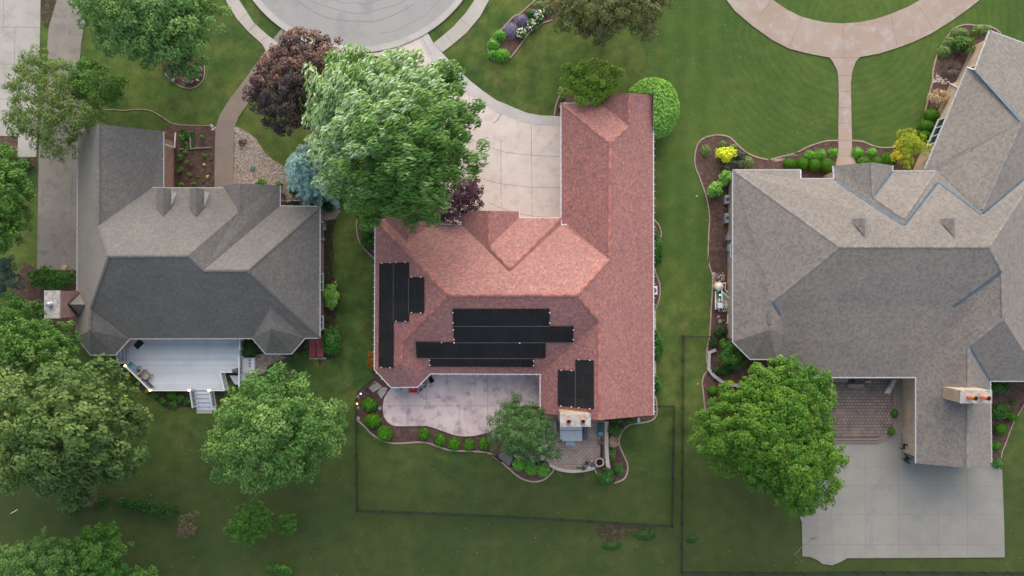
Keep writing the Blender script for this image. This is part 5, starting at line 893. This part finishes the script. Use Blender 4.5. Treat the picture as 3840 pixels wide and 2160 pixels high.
m = MB(); m.prism(G('M:2290,430 2495,430 2495,700 2290,700', .45), .02, .45); m.build('landing', 'white_paint', dk)
m = MB()
for k in range(7): m.box(wp(P('M:%d,565' % (2305 + 22 * k))[0], .47), (.022, 1.45, .03))
m.build('landing_slats', 'deck_boards', dk)
m = MB(); m.prism(G('M:2255,700 2335,700 2335,900 2255,900', .3), .02, .3); m.build('lower_landing', 'deck_boards', dk)
m = MB(); m.prism(G('M:2060,740 2215,740 2215,905 2150,890', .35), .02, .35); m.build('lower_landing', 'deck_boards', dk)
def railing(s, h=1.0, z0=D_, z1=None):
    pp = P(s); a, b = wp(pp[0], z0 + h), wp(pp[1], (z1 if z1 is not None else z0) + h); m = MB(); m.tube([a, b], .075, 4)
    lo = Vector((0, 0, h - .12)); m.tube([a - lo, b - lo], .03, 4); L = (b - a).length; n = int(L / .14)
    for i in range(n + 1):
        p = a.lerp(b, i / max(n, 1)); m.box(p - Vector((0, 0, h / 2)), (.035, .035, h - .05) if i % 12 else (.1, .1, h + .1))
    m.build('railing', 'white_paint', dk)
for s_ in ('M:240,575 668,1000', 'M:668,1000 1350,1000', 'M:1700,1000 1972,998', 'M:1972,998 1900,695', 'M:1905,678 2120,678', 'M:2228,425 2228,945', 'M:2240,100 2240,290'): railing(s_)
railing('M:1368,1010 1412,1300', 1.0, D_, .15); railing('M:1705,1010 1755,1300', 1.0, D_, .15)
for x_, y_, lb in ((230, 568, 'lamp at the upper left deck corner'), (668, 998, 'lamp at the lower left deck corner'), (1350, 998, 'lamp left of the lower deck stairs'), (1695, 998, 'lamp right of the lower deck stairs')):
    c = wp(P('M:%d,%d' % (x_, y_))[0], 1.85); m = MB(); m.box(c - Vector((0, 0, .10)), (.17, .17, .08)); m.box(c + Vector((0, 0, -.95)), (.11, .11, 1.6)); l_ = m.build('lamp_post', 'white_paint', dk, lb); m = MB(); m.lathe(c - Vector((0, 0, .06)), [(.03, 0), (.08, .03), (.095, .10), (.07, .16), (.02, .19)], 12); m.build('lamp', 'lamp_warm', l_, sm=True)
m = MB(); m.prism(G('M:1490,1350 1770,1350 1755,1402 1490,1402'), -.05, .06); m.build('stepping_pad', 'conc_walk', None, 'small concrete pad at the foot of the deck stairs', 'paving slab', base=wp(P('M:1630,1375')[0]))
m = MB(); m.prism(G('M:465,108 510,115 562,172 450,285 375,208', D_), D_ + .003, D_ + .02); m.build('door_mat', 'black_cloth', None, 'black diamond-turned door mat at the upper left of the deck', 'mat', base=wp(P('M:465,190')[0], D_))
def chair(label, at, rz, cush, frame, z=0., w_=.62, d_=.62, thick=.12, name='armchair', group=None, arms=True, cat='chair'):
    b = wp(P(at)[0], z + .4); b.z = z; o = root(name, label, cat, b, group); R_ = Matrix.Rotation(rz, 3, 'Z'); T = lambda x, y, zz: b + R_ @ Vector((x, y, zz))
    m = MB(); m.box(T(0, 0, .38), (w_, d_, thick), rz); m.build('seat', cush, o, bevel=.03); m = MB(); m.box(T(0, -d_ / 2 - .03, .66), (w_, .10, .55), rz); m.build('backrest', cush, o, bevel=.03)
    for sx in (-1, 1):
        for sy in (-1, 1): m = MB(); m.tube([T(sx * w_ * .46, sy * d_ * .46, 0), T(sx * w_ * .46, sy * d_ * .46, .34)], .022, 6); m.build('leg', frame, o)
        if arms: m = MB(); m.tube([T(sx * (w_ / 2 + .04), -d_ / 2, .60), T(sx * (w_ / 2 + .04), d_ / 2, .58), T(sx * (w_ / 2 + .04), d_ / 2, .05)], .025, 6); m.build('armrest', frame, o)
    return o
chair('pale blue cushioned armchair in the left corner of the deck', 'M:375,590', -2.2, 'cushion_blue', 'white_paint', D_, .8, .75); chair('tan cushioned armchair beside the slanted deck railing', 'M:585,730', -2.4, 'cushion_tan', 'iron', D_, .72, .75)
def table(label, at, r, h, mat, z=0, name='side_table'):
    b = wp(P(at)[0], z + h); b.z = z; o = root(name, label, 'table', b); m = MB(); m.lathe(b + Vector((0, 0, h - .04)), [(r, 0), (r + .01, .02), (r, .04)], 20); m.build('tabletop', mat, o)
    for k in range(3): a = k * 2.09; m = MB(); m.tube([b + Vector((math.cos(a) * r * .8, math.sin(a) * r * .8, 0)), b + Vector((math.cos(a) * r * .3, math.sin(a) * r * .3, h - .04))], .015, 5); m.build('leg', 'iron', o)
    return o
table('small round table between the blue and tan deck chairs', 'M:470,665', .20, .5, 'slate', D_)
def pot(label, at, r, h, mat, fill='soot', z=0, group=None, name='flower_pot', cat='pot', plant=None):
    b = wp(P(at)[0], z + h); b.z = z; o = root(name, label, cat, b, group); m = MB(); m.lathe(b, [(r * .7, 0), (r * .95, h * .7), (r * 1.05, h), (r * .82, h), (r * .78, h - .05)], 20); m.build('body', mat, o, sm=False)
    m = MB(); m.lathe(b, [(r * .8, h - .06), (r * .8, h - .045)], 16); m.build('soil', fill, o)
    if plant:
        n = 160; d = sph(n, 0); p = d * r * .9 + np.array(b) + [0, 0, h]; cards('plant', p, d + RNG.normal(0, .4, (n, 3)), .09, .06, RNG.uniform(.2, .9, n), plant, o)
    return o
pot('copper bowl on the small deck table', 'M:470,662', .16, .10, 'copper', z=D_ + .5, name='bowl', cat='bowl')
c = wp(P('M:615,850')[0], D_ + .3); m = MB(); a_ = wp(P('M:480,745')[0], D_ + .3); b_ = wp(P('M:700,965')[0], D_ + .3); a_.z = b_.z = 0; m.band([a_, b_], .22, D_ + .005, D_ + .3); o = root('planter_box', 'long brown planter box of dry stems inside the slanted deck railing', 'planter', (a_ + b_) / 2 + Vector((0, 0, D_))); m.build('trough', 'slate', o)
n = 380; t = RNG.random(n); p = np.array([tuple(a_.lerp(b_, float(k))) for k in t]) + RNG.normal(0, .09, (n, 3)) * [1, 1, 0] + np.stack([0 * t, 0 * t, D_ + .3 + RNG.random(n) * .25], 1); cards('dry_stems', p, RNG.normal(0, 1, (n, 3)), .22, .03, RNG.random(n), 'leaf_copper', o)
def grill(label, at, z=0, rz=0, s=1.):
    b = wp(P(at)[0], z + .9); b.z = z; o = root('grill', label, 'grill', b); m = MB(); m.box(b + Vector((0, 0, .45)), (.6 * s, .45 * s, .8), rz); m.build('cart', 'iron', o, bevel=.02); m = MB()
    for k in range(7):
        a = math.pi * k / 6; m.v
    R_ = Matrix.Rotation(rz, 3, 'Z'); prof = [(math.cos(math.pi * k / 8) * .24 * s, .86 + math.sin(math.pi * k / 8) * .24) for k in range(9)]; vs = [b + R_ @ Vector((x_, y_, z_)) for x_ in (-.33 * s, .33 * s) for y_, z_ in prof]
    m.add(vs, [[i, i + 1, i + 10, i + 9] for i in range(8)] + [list(range(9)), list(range(9, 18))[::-1]]); m.build('lid', 'slate', o); m = MB(); m.box(b + R_ @ Vector((.52 * s, 0, .84)), (.32 * s, .4 * s, .03), rz); m.build('side_shelf', 'steel', o)
grill('grey grill by the right end of the deck', 'M:2160,655', D_, .1, .75)
for k in range(3):
    b = wp(P('M:2412,%d' % (470 + 52 * k))[0], .55); b.z = .47; m = MB(); m.box(b + Vector((0, 0, .04)), (.17, .07, .08)); m.box(b + Vector((.06, 0, .10)), (.05, .09, .05)); m.box(b + Vector((-.05, 0, .1)), (.05, .09, .05)); m.build('red_block', 'maroon', None, ('uppermost', 'middle', 'lowest')[k] + ' of three small dark red blocks on the white slatted landing', 'block', 'red blocks on the landing', base=b)
# cellar doors
o = root('cellar_doors', 'dark red sloping cellar doors beside the large green bush', 'cellar doors', wp(P('a:255,660')[0])); zt, zb = .95, .25
for s0, s1 in ((152, 256), (262, 368)):
    m = MB(); a, b = wp(P('a:%d,470' % s0)[0], zt), wp(P('a:%d,470' % s1)[0], zt); c, d = wp(P('a:%d,805' % (s1 + 12 * (s1 > 300)))[0], zb), wp(P('a:%d,805' % (s0 + 12))[0], zb); u = Vector((0, 0, .05)); m.add([a, b, c, d, a + u, b + u, c + u, d + u], [[4, 5, 6, 7], [0, 1, 5, 4], [1, 2, 6, 5], [2, 3, 7, 6], [3, 0, 4, 7], [3, 2, 1, 0]]); dd = m.build('door', 'red_metal', o)
    m = MB(); q = (c + d) / 2 + Vector((0, .25, .14)); m.box(q, (.14, .03, .03)); m.build('handle', 'steel', dd)
m = MB(); A_ = [wp(P('a:150,470')[0], 0), wp(P('a:372,470')[0], 0), wp(P('a:378,815')[0], 0), wp(P('a:158,815')[0], 0)]; zz = [zt - .02, zt - .02, zb - .02, zb - .02]; vs = A_ + [Vector((p.x, p.y, z)) for p, z in zip(A_, zz)]; m.add(vs, [[i, (i + 1) % 4, 4 + (i + 1) % 4, 4 + i] for i in range(4)]); m.box(wp(P('a:285,820')[0], .06), (1.65, .16, .12)); m.build('curb', 'cap_stone', o)
# ================================================================ odds and ends round the grey-roofed house
def rock(name, label, at, r, mat='flagstone', cat='rock', group=None, sx=1., flat=.5, parent=None):
    b = wp(P(at)[0]); m = MB(); n = 9; prof = [(.75, 0), (1, .25), (.9, .6), (.5, .9), (.05, 1)]; m.lathe(b - Vector((0, 0, .02)), [(r * a, r * flat * z) for a, z in prof], n, sx=sx)
    for i, v in enumerate(m.v): v.x += random.uniform(-.12, .12) * r; v.y += random.uniform(-.12, .12) * r
    return m.build(name, mat, parent, label, cat, group, base=b if parent is None else None)
def stuffrocks(name, label, s, n, r0, r1, mat):
    pp = P(s); A = np.array(pp); lo, hi = A.min(0), A.max(0); m = MB(); k = 0
    while k < n:
        x, y = random.uniform(lo[0], hi[0]), random.uniform(lo[1], hi[1]); ins, _ = inpoly(np.array([x]), np.array([y]), pp)
        if not ins[0]: continue
        k += 1; b = wp((x, y)); r = random.uniform(r0, r1); m2 = MB(); m2.lathe(b, [(r * .8, 0), (r, r * .3), (r * .6, r * .7), (r * .05, r * .8)], 6, sx=random.uniform(.7, 1.2)); m.add(m2.v, m2.f)
    m.build(name, mat, None, label, 'rocks', None, 'stuff', base=wp(tuple(A.mean(0))))
stuffrocks('river_rocks', 'white rocks at the upper right corner of the planting bed', 'S:1110,140 1195,150 1195,245 1140,235', 22, .05, .12, 'river_rock'); stuffrocks('river_rocks', 'white rocks at the upper tip of the gravel bed', 'S:1550,165 1640,195 1620,260 1540,300', 18, .05, .11, 'river_rock')
stuffrocks('river_rocks', 'pale river rocks in the mulch beside the angled tan wall', 'c:240,505 300,540 385,590 380,625 300,610 232,605', 70, .05, .13, 'river_rock'); stuffrocks('river_rocks', 'grey river rocks near the white tank', 'Q:170,230 430,240 430,400 380,430 230,440 180,360', 90, .04, .11, 'flagstone')
stuffrocks('gravel_stones', 'loose stones scattered over the pale gravel bed', 'A:1703,925; B:0,940 60,970 120,1020 170,1100 240,1170 320,1230 330,1400; A:1850,1340 1692,1340', 900, .04, .09, 'river_rock')
for at, ln, rz, lab in (('S:752,430', 1.75, 1.62, 'upright weathered timber in the planting bed'), ('S:950,560', 2.0, .05, 'long horizontal weathered timber in the planting bed'), ('S:640,578', .82, -.03, 'short horizontal timber at the left of the planting bed')):
    b = wp(P(at)[0]); m = MB(); m.box(b + Vector((0, 0, .08)), (ln, .13, .15), rz); m.build('timber', 'timber', None, lab, 'timber', 'weathered timbers', base=b, bevel=.02)
def disc(name, label, at, r, h, mat, cat, n=20): b = wp(P(at)[0]); m = MB(); m.lathe(b, [(r, -.05), (r, h - .02), (r * .9, h), (r * .3, h + .01)], n); m.build(name, mat, None, label, cat, base=b)
disc('valve_lid', 'round teal-green lid in the pale gravel bed', 'S:1880,938', .25, .10, 'green_plastic', 'lid'); disc('tree_stump', 'pale cut log at the foot of the hedge block', 'X:455,975', .24, .25, 'log', 'stump')
disc('sprinkler_lid', 'small grey disc in the lawn left of the rounded mulch bed shrubs', 'U:92,712', .10, .03, 'cap_stone', 'lid'); disc('sprinkler_lid', 'small grey disc in the lawn below the corner of the second fence gap', 'K:1385,57', .09, .03, 'cap_stone', 'lid')
def utility(at, w_, d_, h, lab, z=.6, rz=0): b = wp(P(at)[0], z + h); b.z = z; m = MB(); m.box(b + Vector((0, 0, h / 2)), (d_, w_, h), rz); m.tube([b + Vector((0, 0, .05)), b - Vector((0, 0, z))], .03, 6); m.lathe(b + Vector((.02, w_ * .8, h * .3)), [(.09, 0), (.10, .06), (.04, .12)], 10); m.build('utility_meter', 'ac_grey', None, lab, 'utility meter', base=b)
utility('F:607,300', .35, .22, .5, 'grey utility meter box on the right brick wall, upper one'); utility('F:598,380', .22, .3, .4, 'grey utility box on the right brick wall, lower one')
b = wp(P('I:100,983')[0]); m = MB(); m.tube([wp(P('I:78,997')[0], .05), wp(P('I:125,968')[0], .9)], .035, 6); m.build('white_stake', 'white_pvc', None, 'slanted white stake on the lawn at the lower left', 'stake', base=b)
for at, r_, sx_, lab in (('J:960,80', .95, 1.1, ''), ):
    pass
def flag(s, lab, z=.09): q = G(s); m = MB(); m.prism(q, -.02, z); c = sum(q, Vector()) / len(q); m.build('flagstone', 'flagstone', None, lab, 'stepping stone', 'large pale flagstones', base=Vector((c.x, c.y, 0)), bevel=.015)
flag('N:405,230 525,310 500,345 375,422 295,350', 'left pale flagstone at the upper left of the rear patio bed'); flag('N:500,350 560,330 630,350 600,420 515,540 448,430', 'right pale flagstone at the upper left of the rear patio bed')
flag('O:0,520 60,490 175,550 150,625 50,640', 'pale flagstone at the left under the airy tree'); flag('O:360,870 540,905 540,945 420,950', 'pale flagstone at the lower left under the airy tree'); flag('O:620,870 700,890 700,990 645,1005', 'pale flagstone in the lower middle under the airy tree'); flag('O:790,870 900,880 860,950 800,965', 'pale flagstone at the lower right under the airy tree'); flag('O:5,380 100,400 90,450 10,455', 'small pale flagstone at the patio edge under the airy tree')
for at, r_, lab in (('N:112,508', .19, 'uppermost of three boulders along the black fence'), ('N:105,695', .17, 'middle of three boulders along the black fence'), ('N:108,885', .21, 'lowest of three boulders along the black fence')): rock('boulder', lab, at, r_, 'flagstone', 'boulder', 'boulders along the fence', .9, .8)
def stake(at, mat, lab, h=.45): b = wp(P(at)[0], h); b.z = 0; o = root('path_light', lab, 'garden light', b); m = MB(); m.tube([b, b + Vector((0, 0, h))], .02, 6); m.build('post', 'iron', o); m = MB(); m.lathe(b + Vector((0, 0, h)), [(.03, 0), (.08, .04), (.07, .09), (.02, .12)], 10); m.build('lamp', mat, o)
stake('N:155,452', 'lamp_white', 'small white garden light by the uppermost boulder'); stake('N:92,625', 'lamp_yellow', 'small yellow garden light between the boulders')
b = wp(P('N:485,705')[0], .2); b.z = 0; m = MB(); m.lathe(b, [(.12, .03), (.15, .03), (.18, .2), (.14, .2), (.12, .08)], 20); m.build('planter_ring', 'sky_plastic', None, 'pale blue ring-shaped pot at the left end of the rear patio', 'pot', base=b)
# rear patio things by the bay
b = wp(P('N:800,385')[0], .5); b.z = .1; o = root('storage_bench', 'dull green slatted box against the red octagonal bay', 'storage box', b); m = MB(); m.box(b + Vector((0, .1, .22)), (.62, .45, .42)); m.build('box', 'green_plastic', o, bevel=.02); m = MB(); m.box(b + Vector((0, .1, .46)), (.66, .5, .05)); m.build('lid', 'ac_grey', o, bevel=.01)
chair('red folding chair against the red octagonal bay', 'N:1072,372', 0, 'red_fabric', 'iron', .1, .70, .40, .06, 'folding_chair')
def bicycle(at, rz, lab, frame='ac_grey'):
    b = wp(P(at)[0], .6); b.z = .1; o = root('bicycle', lab, 'bicycle', b); R_ = Matrix.Rotation(rz, 3, 'Z') @ Matrix.Rotation(.18, 3, 'X'); T = lambda x, y, z: b + R_ @ Vector((x, y, z))
    for sx in (-.5, .5):
        m = MB(); m.tube([T(sx + .32 * math.cos(t), 0, .33 + .32 * math.sin(t)) for t in np.linspace(0, 6.283, 19)], .022, 5); w_ = m.build('wheel', 'iron', o); m = MB(); m.tube([T(sx, -.05, .33), T(sx, .05, .33)], .03, 6); m.build('hub', 'steel', w_)
    m = MB(); m.tube([T(-.5, 0, .33), T(-.15, 0, .75), T(.38, 0, .78), T(0, 0, .32), T(-.15, 0, .75)], .02, 5); m.tube([T(.5, 0, .33), T(.36, 0, .95)], .02, 5); m.build('frame', frame, o)
    m = MB(); m.tube([T(.30, -.3, .97), T(.38, 0, .98), T(.30, .3, .97)], .016, 5); m.build('handlebar', 'steel', o); m = MB(); m.box(T(-.2, 0, .88), (.26, .14, .05), rz); m.build('saddle', 'black_cloth', o)
bicycle('N:1215,330', .95, 'grey bicycle leaning beside the octagonal bay'); bicycle('N:1290,270', .9, 'second grey bicycle nearer the patio wall', 'slate')
o = chair('black covered chair with white frame at the patio wall', 'N:1385,195', .5, 'black_cloth', 'white_pvc', .1, .45, .5, .2, 'covered_chair')
b = wp(P('N:1455,135')[0], .6); b.z = .1; m = MB()
for k in range(5): cx_ = -.25 + .12 * k; m.tube([b + Vector((cx_ + .09 * math.cos(t), .03 * k + .09 * math.sin(t), .5 - .08 * k)) for t in np.linspace(0, 6.28, 13)], .012, 4)
m.tube([b + Vector((-.25, 0, 0)), b + Vector((-.25, 0, .5)), b + Vector((.25, .1, .2)), b + Vector((.25, .1, 0))], .014, 5); m.build('wire_stand', 'copper', None, 'curly brown wire stand beside the black covered chair', 'plant stand', base=b)
b = wp(P('N:1650,1088')[0]); m = MB(); m.lathe(b + Vector((0, 0, .09)), [(.02, 0), (.09, .02), (.10, .05), (.04, .07)], 8); m.build('toy_disc', 'sky_plastic', None, 'small pale blue toy on the lower patio edge', 'toy', base=b)
# hot tub
b = wp(P('O:1283,470')[0], .9); b.z = .1; o = root('hot_tub', 'hot tub under a grey folding cover below the twin-flue chimney', 'hot tub', b); k0 = Vector((0, 0, .45)); cw, cd = 2.15, 2.05
m = MB(); m.box(b + Vector((0, 0, .42)), (cw - .1, cd - .1, .84)); m.build('cabinet', 'slate', o, bevel=.05)
for sy, ll in ((-.5, 1.14), (.52, .86)):
    m = MB(); m.box(b + Vector((0, -.05 + (-.53 if sy < 0 else .5), .90)), (cw, cd * .49, .11)); m.build('cover', 'cover_grey', o, bevel=.10 if sy < 0 else .05)
for at, sz, mt, hh, lab in (('O:1275,688', (.92, .42), 'sky_plastic', .35, None), ('O:1038,450', (.13, 1.0), 'sky_plastic', .5, None), ('O:1512,535', (.42, 1.2), 'slate', .3, None)):
    q = wp(P(at)[0], hh + .1); q.z = .1; m = MB(); m.box(q + Vector((0, 0, hh / 2)), (*sz, hh)); m.box(q + Vector((0, 0, hh * .25)), (sz[0] + .03, sz[1] + .12, hh * .5)); m.build('step', mt, o, bevel=.015)
# teal chaise, pole, wire chair, fire pit, pots
b = wp(P('O:1755,480')[0], .4); b.z = .1; o = root('chaise_lounge', 'teal chaise lounge beside the retaining wall cap', 'chaise', b)
for sx in (-.11, .11): m = MB(); m.box(b + Vector((sx, .26, .38)), (.19, .66, .07), 0, rx=-.35); m.build('back_cushion', 'teal', o, bevel=.02)
m = MB(); m.box(b + Vector((0, -.36, .33)), (.42, .42, .09)); m.build('seat_cushion', 'teal_pale', o, bevel=.02); m = MB(); m.box(b + Vector((0, 0, .25)), (.50, 1.3, .05)); [m.tube([b + Vector((x_, y_, 0)), b + Vector((x_, y_, .25))], .02, 5) for x_ in (-.23, .23) for y_ in (-.6, .6)]; m.build('frame', 'iron', o)
b = wp(P('O:1770,820')[0], .1); b.z = .09; m = MB(); m.tube([wp(P('O:1768,600')[0], .2), wp(P('O:1770,915')[0], .2)], [.05, .09], 8); m.tube([wp(P('O:1792,640')[0], .2), wp(P('O:1795,915')[0], .2)], .03, 6); m.build('folded_umbrella', 'iron', None, 'long dark folded umbrella lying along the retaining wall cap', 'umbrella', base=b)
chair('small brown wire chair beside the folded umbrella', 'O:1752,672', 1.57, 'copper', 'iron', .1, .34, .36, .03, 'wire_chair')
b = wp(P('O:1738,995')[0], .5); b.z = .08; o = root('fire_pit', 'round fire pit with a pale rim at the lower corner of the paver patio', 'fire pit', b); m = MB(); m.lathe(b, [(.36, 0), (.40, .45), (.42, .5), (.335, .5), (.33, .38)], 28); m.build('rim', 'pot_rim', o); m = MB(); m.lathe(b, [(.34, .33), (.34, .40), (.1, .42)], 24); m.build('grate', 'soot', o)
for at, r, h, mt, pl, lab in (('O:1390,1088', .12, .3, 'ac_grey', None, 'small grey pot, first of the row on the paver border'), ('O:1428,1082', .10, .22, 'glazed_blue', 'leaf_day', 'small blue pot with a green plant on the paver border'), ('O:1487,1092', .20, .35, 'glazed_teal', 'leaf_mid', 'large bright blue ring-rimmed pot on the paver border'),
    ('O:1538,1012', .17, .35, 'copper', 'leaf_copper', 'brown pot with dark foliage behind the blue pots'), ('O:1572,1078', .15, .32, 'glazed_blue', 'petal_white', 'dark blue pot with white flowers on the paver border'), ('O:1632,1038', .16, .3, 'glazed_blue', 'leaf_lavender', 'blue pot with violet foliage next to the fire pit'), ('O:1618,975', .12, .25, 'clay', 'petal_pink', 'small brown pot with pinkish flowers above the blue pots')): pot(lab, at, r, h, mt, z=.08, group='pots at the paver patio edge', plant=pl)
m = MB(); m.prism(G('O:175,825 362,930 300,1068 118,900', .1), .05, .11); m.build('flat_panel', 'slate_purple', None, 'flat purple-grey panel lying in the mulch left of the airy tree', 'panel', base=wp(P('O:240,930')[0]), bevel=.01)
b = wp(P('K:950,312')[0]); m = MB(); m.lathe(b, [(.1, .3), (.22, .42), (.26, .48), (.2, .5)], 20, sx=.6, sy=1.); m.lathe(b, [(.05, 0), (.05, .4)], 8); m.build('bird_bath', 'sky_plastic', None, 'pale blue oval bird bath under the red gable end', 'bird bath', base=b)
b = wp(P('K:912,303')[0]); m = MB(); m.box(b + Vector((0, 0, .15)), (.16, .14, .3), .3); m.lathe(b, [(.1, .3), (.06, .36)], 8); m.build('garden_ornament', 'sky_plastic', None, 'tiny pale blue box left of the oval bird bath', 'ornament', base=b)
def acunit(at, w_, d_, h, lab, mat='ac_grey'):
    b = wp(P(at)[0], h); b.z = 0; o = root('air_conditioner', lab, 'air conditioner', b, 'air conditioners'); m = MB(); m.box(b + Vector((0, 0, h / 2 + .04)), (w_, d_, h)); m.build('cabinet', mat, o, bevel=.03); m = MB(); r = min(w_, d_) * .36
    m.lathe(b + Vector((0, 0, h + .04)), [(r, 0), (r, .03), (r * .85, .03), (r * .85, 0)], 20); m.build('fan_ring', 'iron', o); m = MB()
    for k in range(5): a = k * 1.2566; m.box(b + Vector((math.cos(a) * r * .5, math.sin(a) * r * .5, h + .055)), (r * .8, .07, .015), a)
    m.build('fan_blades', 'slate', o)
acunit('V:122,520', .65, .85, .75, 'white air conditioner half under the right red gutter', 'white_paint'); acunit('U:412,745', .45, .85, .7, 'upper blue-grey air conditioner by the brown roof gutter'); acunit('U:412,940', .38, .95, .65, 'lower blue-grey air conditioner by the brown roof gutter')
utility('U:432,1145', .45, .35, .7, 'grey meter cabinet on the tan wall below the air conditioners', .4); utility('U:430,1250', .6, .18, .5, 'bluish utility box on the tan wall above the white tank', .5); utility('U:430,1380', .6, .15, .3, 'pale utility box just above the river rocks at the tan wall', .4)
# pool equipment
b = wp(P('Q:380,780')[0]); o = root('pool_filter_system', 'cream tank, heater and white pipes against the left tan wall', 'pool equipment', b); t = wp(P('Q:335,525')[0], .9); t.z = 0
m = MB(); m.lathe(t, [(.30, 0), (.42, .1), (.43, .65), (.36, .85), (.18, .96), (.05, .98)], 24); m.build('tank', 'tank_cream', o, sm=False)
m = MB(); m.lathe(t + Vector((.0, 0, .95)), [(.10, 0), (.10, .06), (.06, .08)], 14); m.build('valve', 'white_pvc', o); ht = wp(P('Q:345,925')[0], .75); ht.z = 0
m = MB(); m.box(ht + Vector((0, 0, .40)), (.52, .52, .76)); m.build('heater', 'white_paint', o, bevel=.03); m = MB(); m.box(ht + Vector((-.22, 0, .38)), (.16, .5, .7)); m.build('heater_side', 'ac_grey', o)
pm = wp(P('Q:330,700')[0], .4); pm.z = 0; m = MB(); m.tube([pm + Vector((0, -.15, .3)), pm + Vector((0, .15, .3))], .13, 12); m.box(pm + Vector((0, 0, .1)), (.2, .35, .18)); pp_ = m.build('pump', 'slate', o); m = MB(); m.lathe(pm + Vector((0, -.02, .42)), [(.07, 0), (.07, .03), (.03, .05)], 12); m.build('indicator_light', 'lamp_green', pp_)
for k, (s_, z, r) in enumerate((('Q:395,455 465,455', .7, .04), ('Q:445,455 445,600 480,632 545,632 545,1085 495,1130 495,1285 460,1288', .45, .04), ('Q:300,628 240,628 240,1000 330,1000', .35, .045), ('Q:360,600 440,690 515,765', .6, .04), ('Q:375,560 375,640 380,830', .7, .055), ('Q:380,835 480,838 480,980', .4, .035), ('Q:320,775 322,850', .4, .05), ('Q:395,910 515,915', .4, .03), ('Q:445,850 440,980', .35, .03), ('Q:320,1000 310,1058', .25, .025), ('Q:400,1000 350,1050', .25, .025), ('Q:450,995 395,1055', .25, .025), ('Q:515,985 440,1052', .25, .025))):
    m = MB(); m.tube([wp(p, z) for p in P(s_)], r * 1.35, 7); m.build('pipe', 'white_pvc', o)
m = MB(); m.prism(G('Q:245,640 530,640 530,990 245,990'), -.05, .07); m.build('pad', 'conc_walk', o)
for k, (at, r) in enumerate((('Q:298,1152', .20), ('Q:372,1165', .13), ('Q:418,1230', .15), ('Q:330,1250', .22), ('Q:200,1178', .10), ('Q:222,1215', .13))): rock('rock', ('largest upper', 'upper right', 'far right', 'wide lower', 'small upper left', 'pale lower left')[k] + ' rock of the six below the white pipes', at, r, 'flagstone', 'rock', 'rocks below the white pipes')
# brown-roofed house patio things
Z5 = .52
chair('dark patio chair at the rear court, upper of two', 'R:1270,1112', 3.0, 'black_cloth', 'iron', .08, .5, .48, .05, 'patio_chair', 'dark patio chairs'); chair('dark patio chair turned aslant at the rear court, lower of two', 'R:1292,1290', -.7, 'black_cloth', 'iron', .08, .5, .48, .05, 'patio_chair', 'dark patio chairs')
table('thin wire side table above the upper dark patio chair', 'R:1262,965', .20, .45, 'ac_grey', .08); grill('dark grill under the left gutter of the brown wing', 'R:1345,275', .08, 1.5, 1.1)
b = wp(P('R:525,188')[0], Z5 + .2); b.z = Z5; m = MB(); m.box(b + Vector((0, 0, .1)), (1.55, .40, .2)); m.box(b + Vector((0, .1, .24)), (1.2, .18, .1)); m.build('stone_step', 'step_stone', None, 'tan stone step block on the raised paver patio by the door', 'step', base=b, bevel=.02)
b = wp(P('R:265,98')[0], Z5 + .3); b.z = Z5; m = MB(); m.box(b + Vector((0, 0, .2)), (1.6, .38, .4)); m.box(b + Vector((0, .15, .45)), (1.6, .1, .12)); m.build('bench', 'step_stone', None, 'low grey bench under the rear gutter of the brown roof', 'bench', base=b, bevel=.02)
pot('dark pot with a blue reel under the rear gutter of the brown roof', 'R:492,112', .16, .3, 'glazed_blue', z=Z5); b = wp(P('R:720,128')[0], Z5 + .3); b.z = Z5; m = MB(); m.box(b + Vector((0, 0, .12)), (.5, .18, .24)); m.tube([b + Vector((-.15, 0, .24)), b + Vector((-.1, 0, .32)), b + Vector((.1, 0, .32)), b + Vector((.15, 0, .24))], .02, 5); m.build('toolbox', 'log', None, 'yellowish box on the paver patio under the rear gutter', 'box', base=b)
m = MB(); m.prism(G('R:1175,90 1300,90 1318,120 1270,172 1215,140', .1), .085, .115); m.build('door_mat', 'copper', None, 'reddish-brown mat in the shaded corner below the brown roof', 'mat', base=wp(P('R:1245,125')[0]))
m = MB(); m.prism(G('R:1060,85 1115,90 1010,300 915,300', Z5), Z5, Z5 + .35); m.build('stone_slab', 'cap_stone', None, 'slanting grey stone slab at the corner of the raised paver patio', 'slab', base=wp(P('R:1020,200')[0]))
for k, (at, r) in enumerate((('Y:470,1132', .14), ('Y:500,1062', .13), ('Y:360,1278', .12), ('Y:370,1330', .13), ('Y:432,1298', .11))): rock('edge_stone', ('pale stone in the bed below the lowest clipped ball', 'pinkish stone just under the lowest clipped ball', 'upper orange brick stone at the wing corner', 'lower orange brick stone at the wing corner', 'grey stone beside the orange ones at the wing corner')[k], at, r, 'clay' if k in (2, 3) else 'flagstone', 'stone', 'stones at the wing corner', 1.3, .4)
b = wp(P('L:1178,632')[0]); m = MB(); m.tube([wp(P('L:1160,628')[0], .12), wp(P('L:1178,634')[0], .12), wp(P('L:1196,632')[0], .1)], .06, 8); m.build('drain_hose', 'iron', None, 'short black drain hose at the lower corner of the brown wing', 'hose', base=b)
b = wp(P('L:350,1220')[0]); m = MB(); m.tube([wp(p, .1) for p in P('L:265,1300 320,1240 370,1195 440,1165')], [.02, .03, .03, .04], 5); m.tube([wp(p, .1) for p in P('L:385,1172 440,1165')], .05, 5); m.build('fallen_branch', 'twig', None, 'thin brown branch lying across the left edge of the rear court', 'branch', base=b)
slab('soil_strip', 'K:660,1080 800,1072 1060,1090 1060,1120 960,1140 880,1150 790,1200 680,1180', 'soil', .012, 2)
slab('soil_strip', 'K:510,705 560,700 555,735 515,730', 'soil', .012, 2)
slab('soil_strip', 'A:300,-60 420,-60 395,60 360,180 330,200 300,120', 'soil', .012, 2)
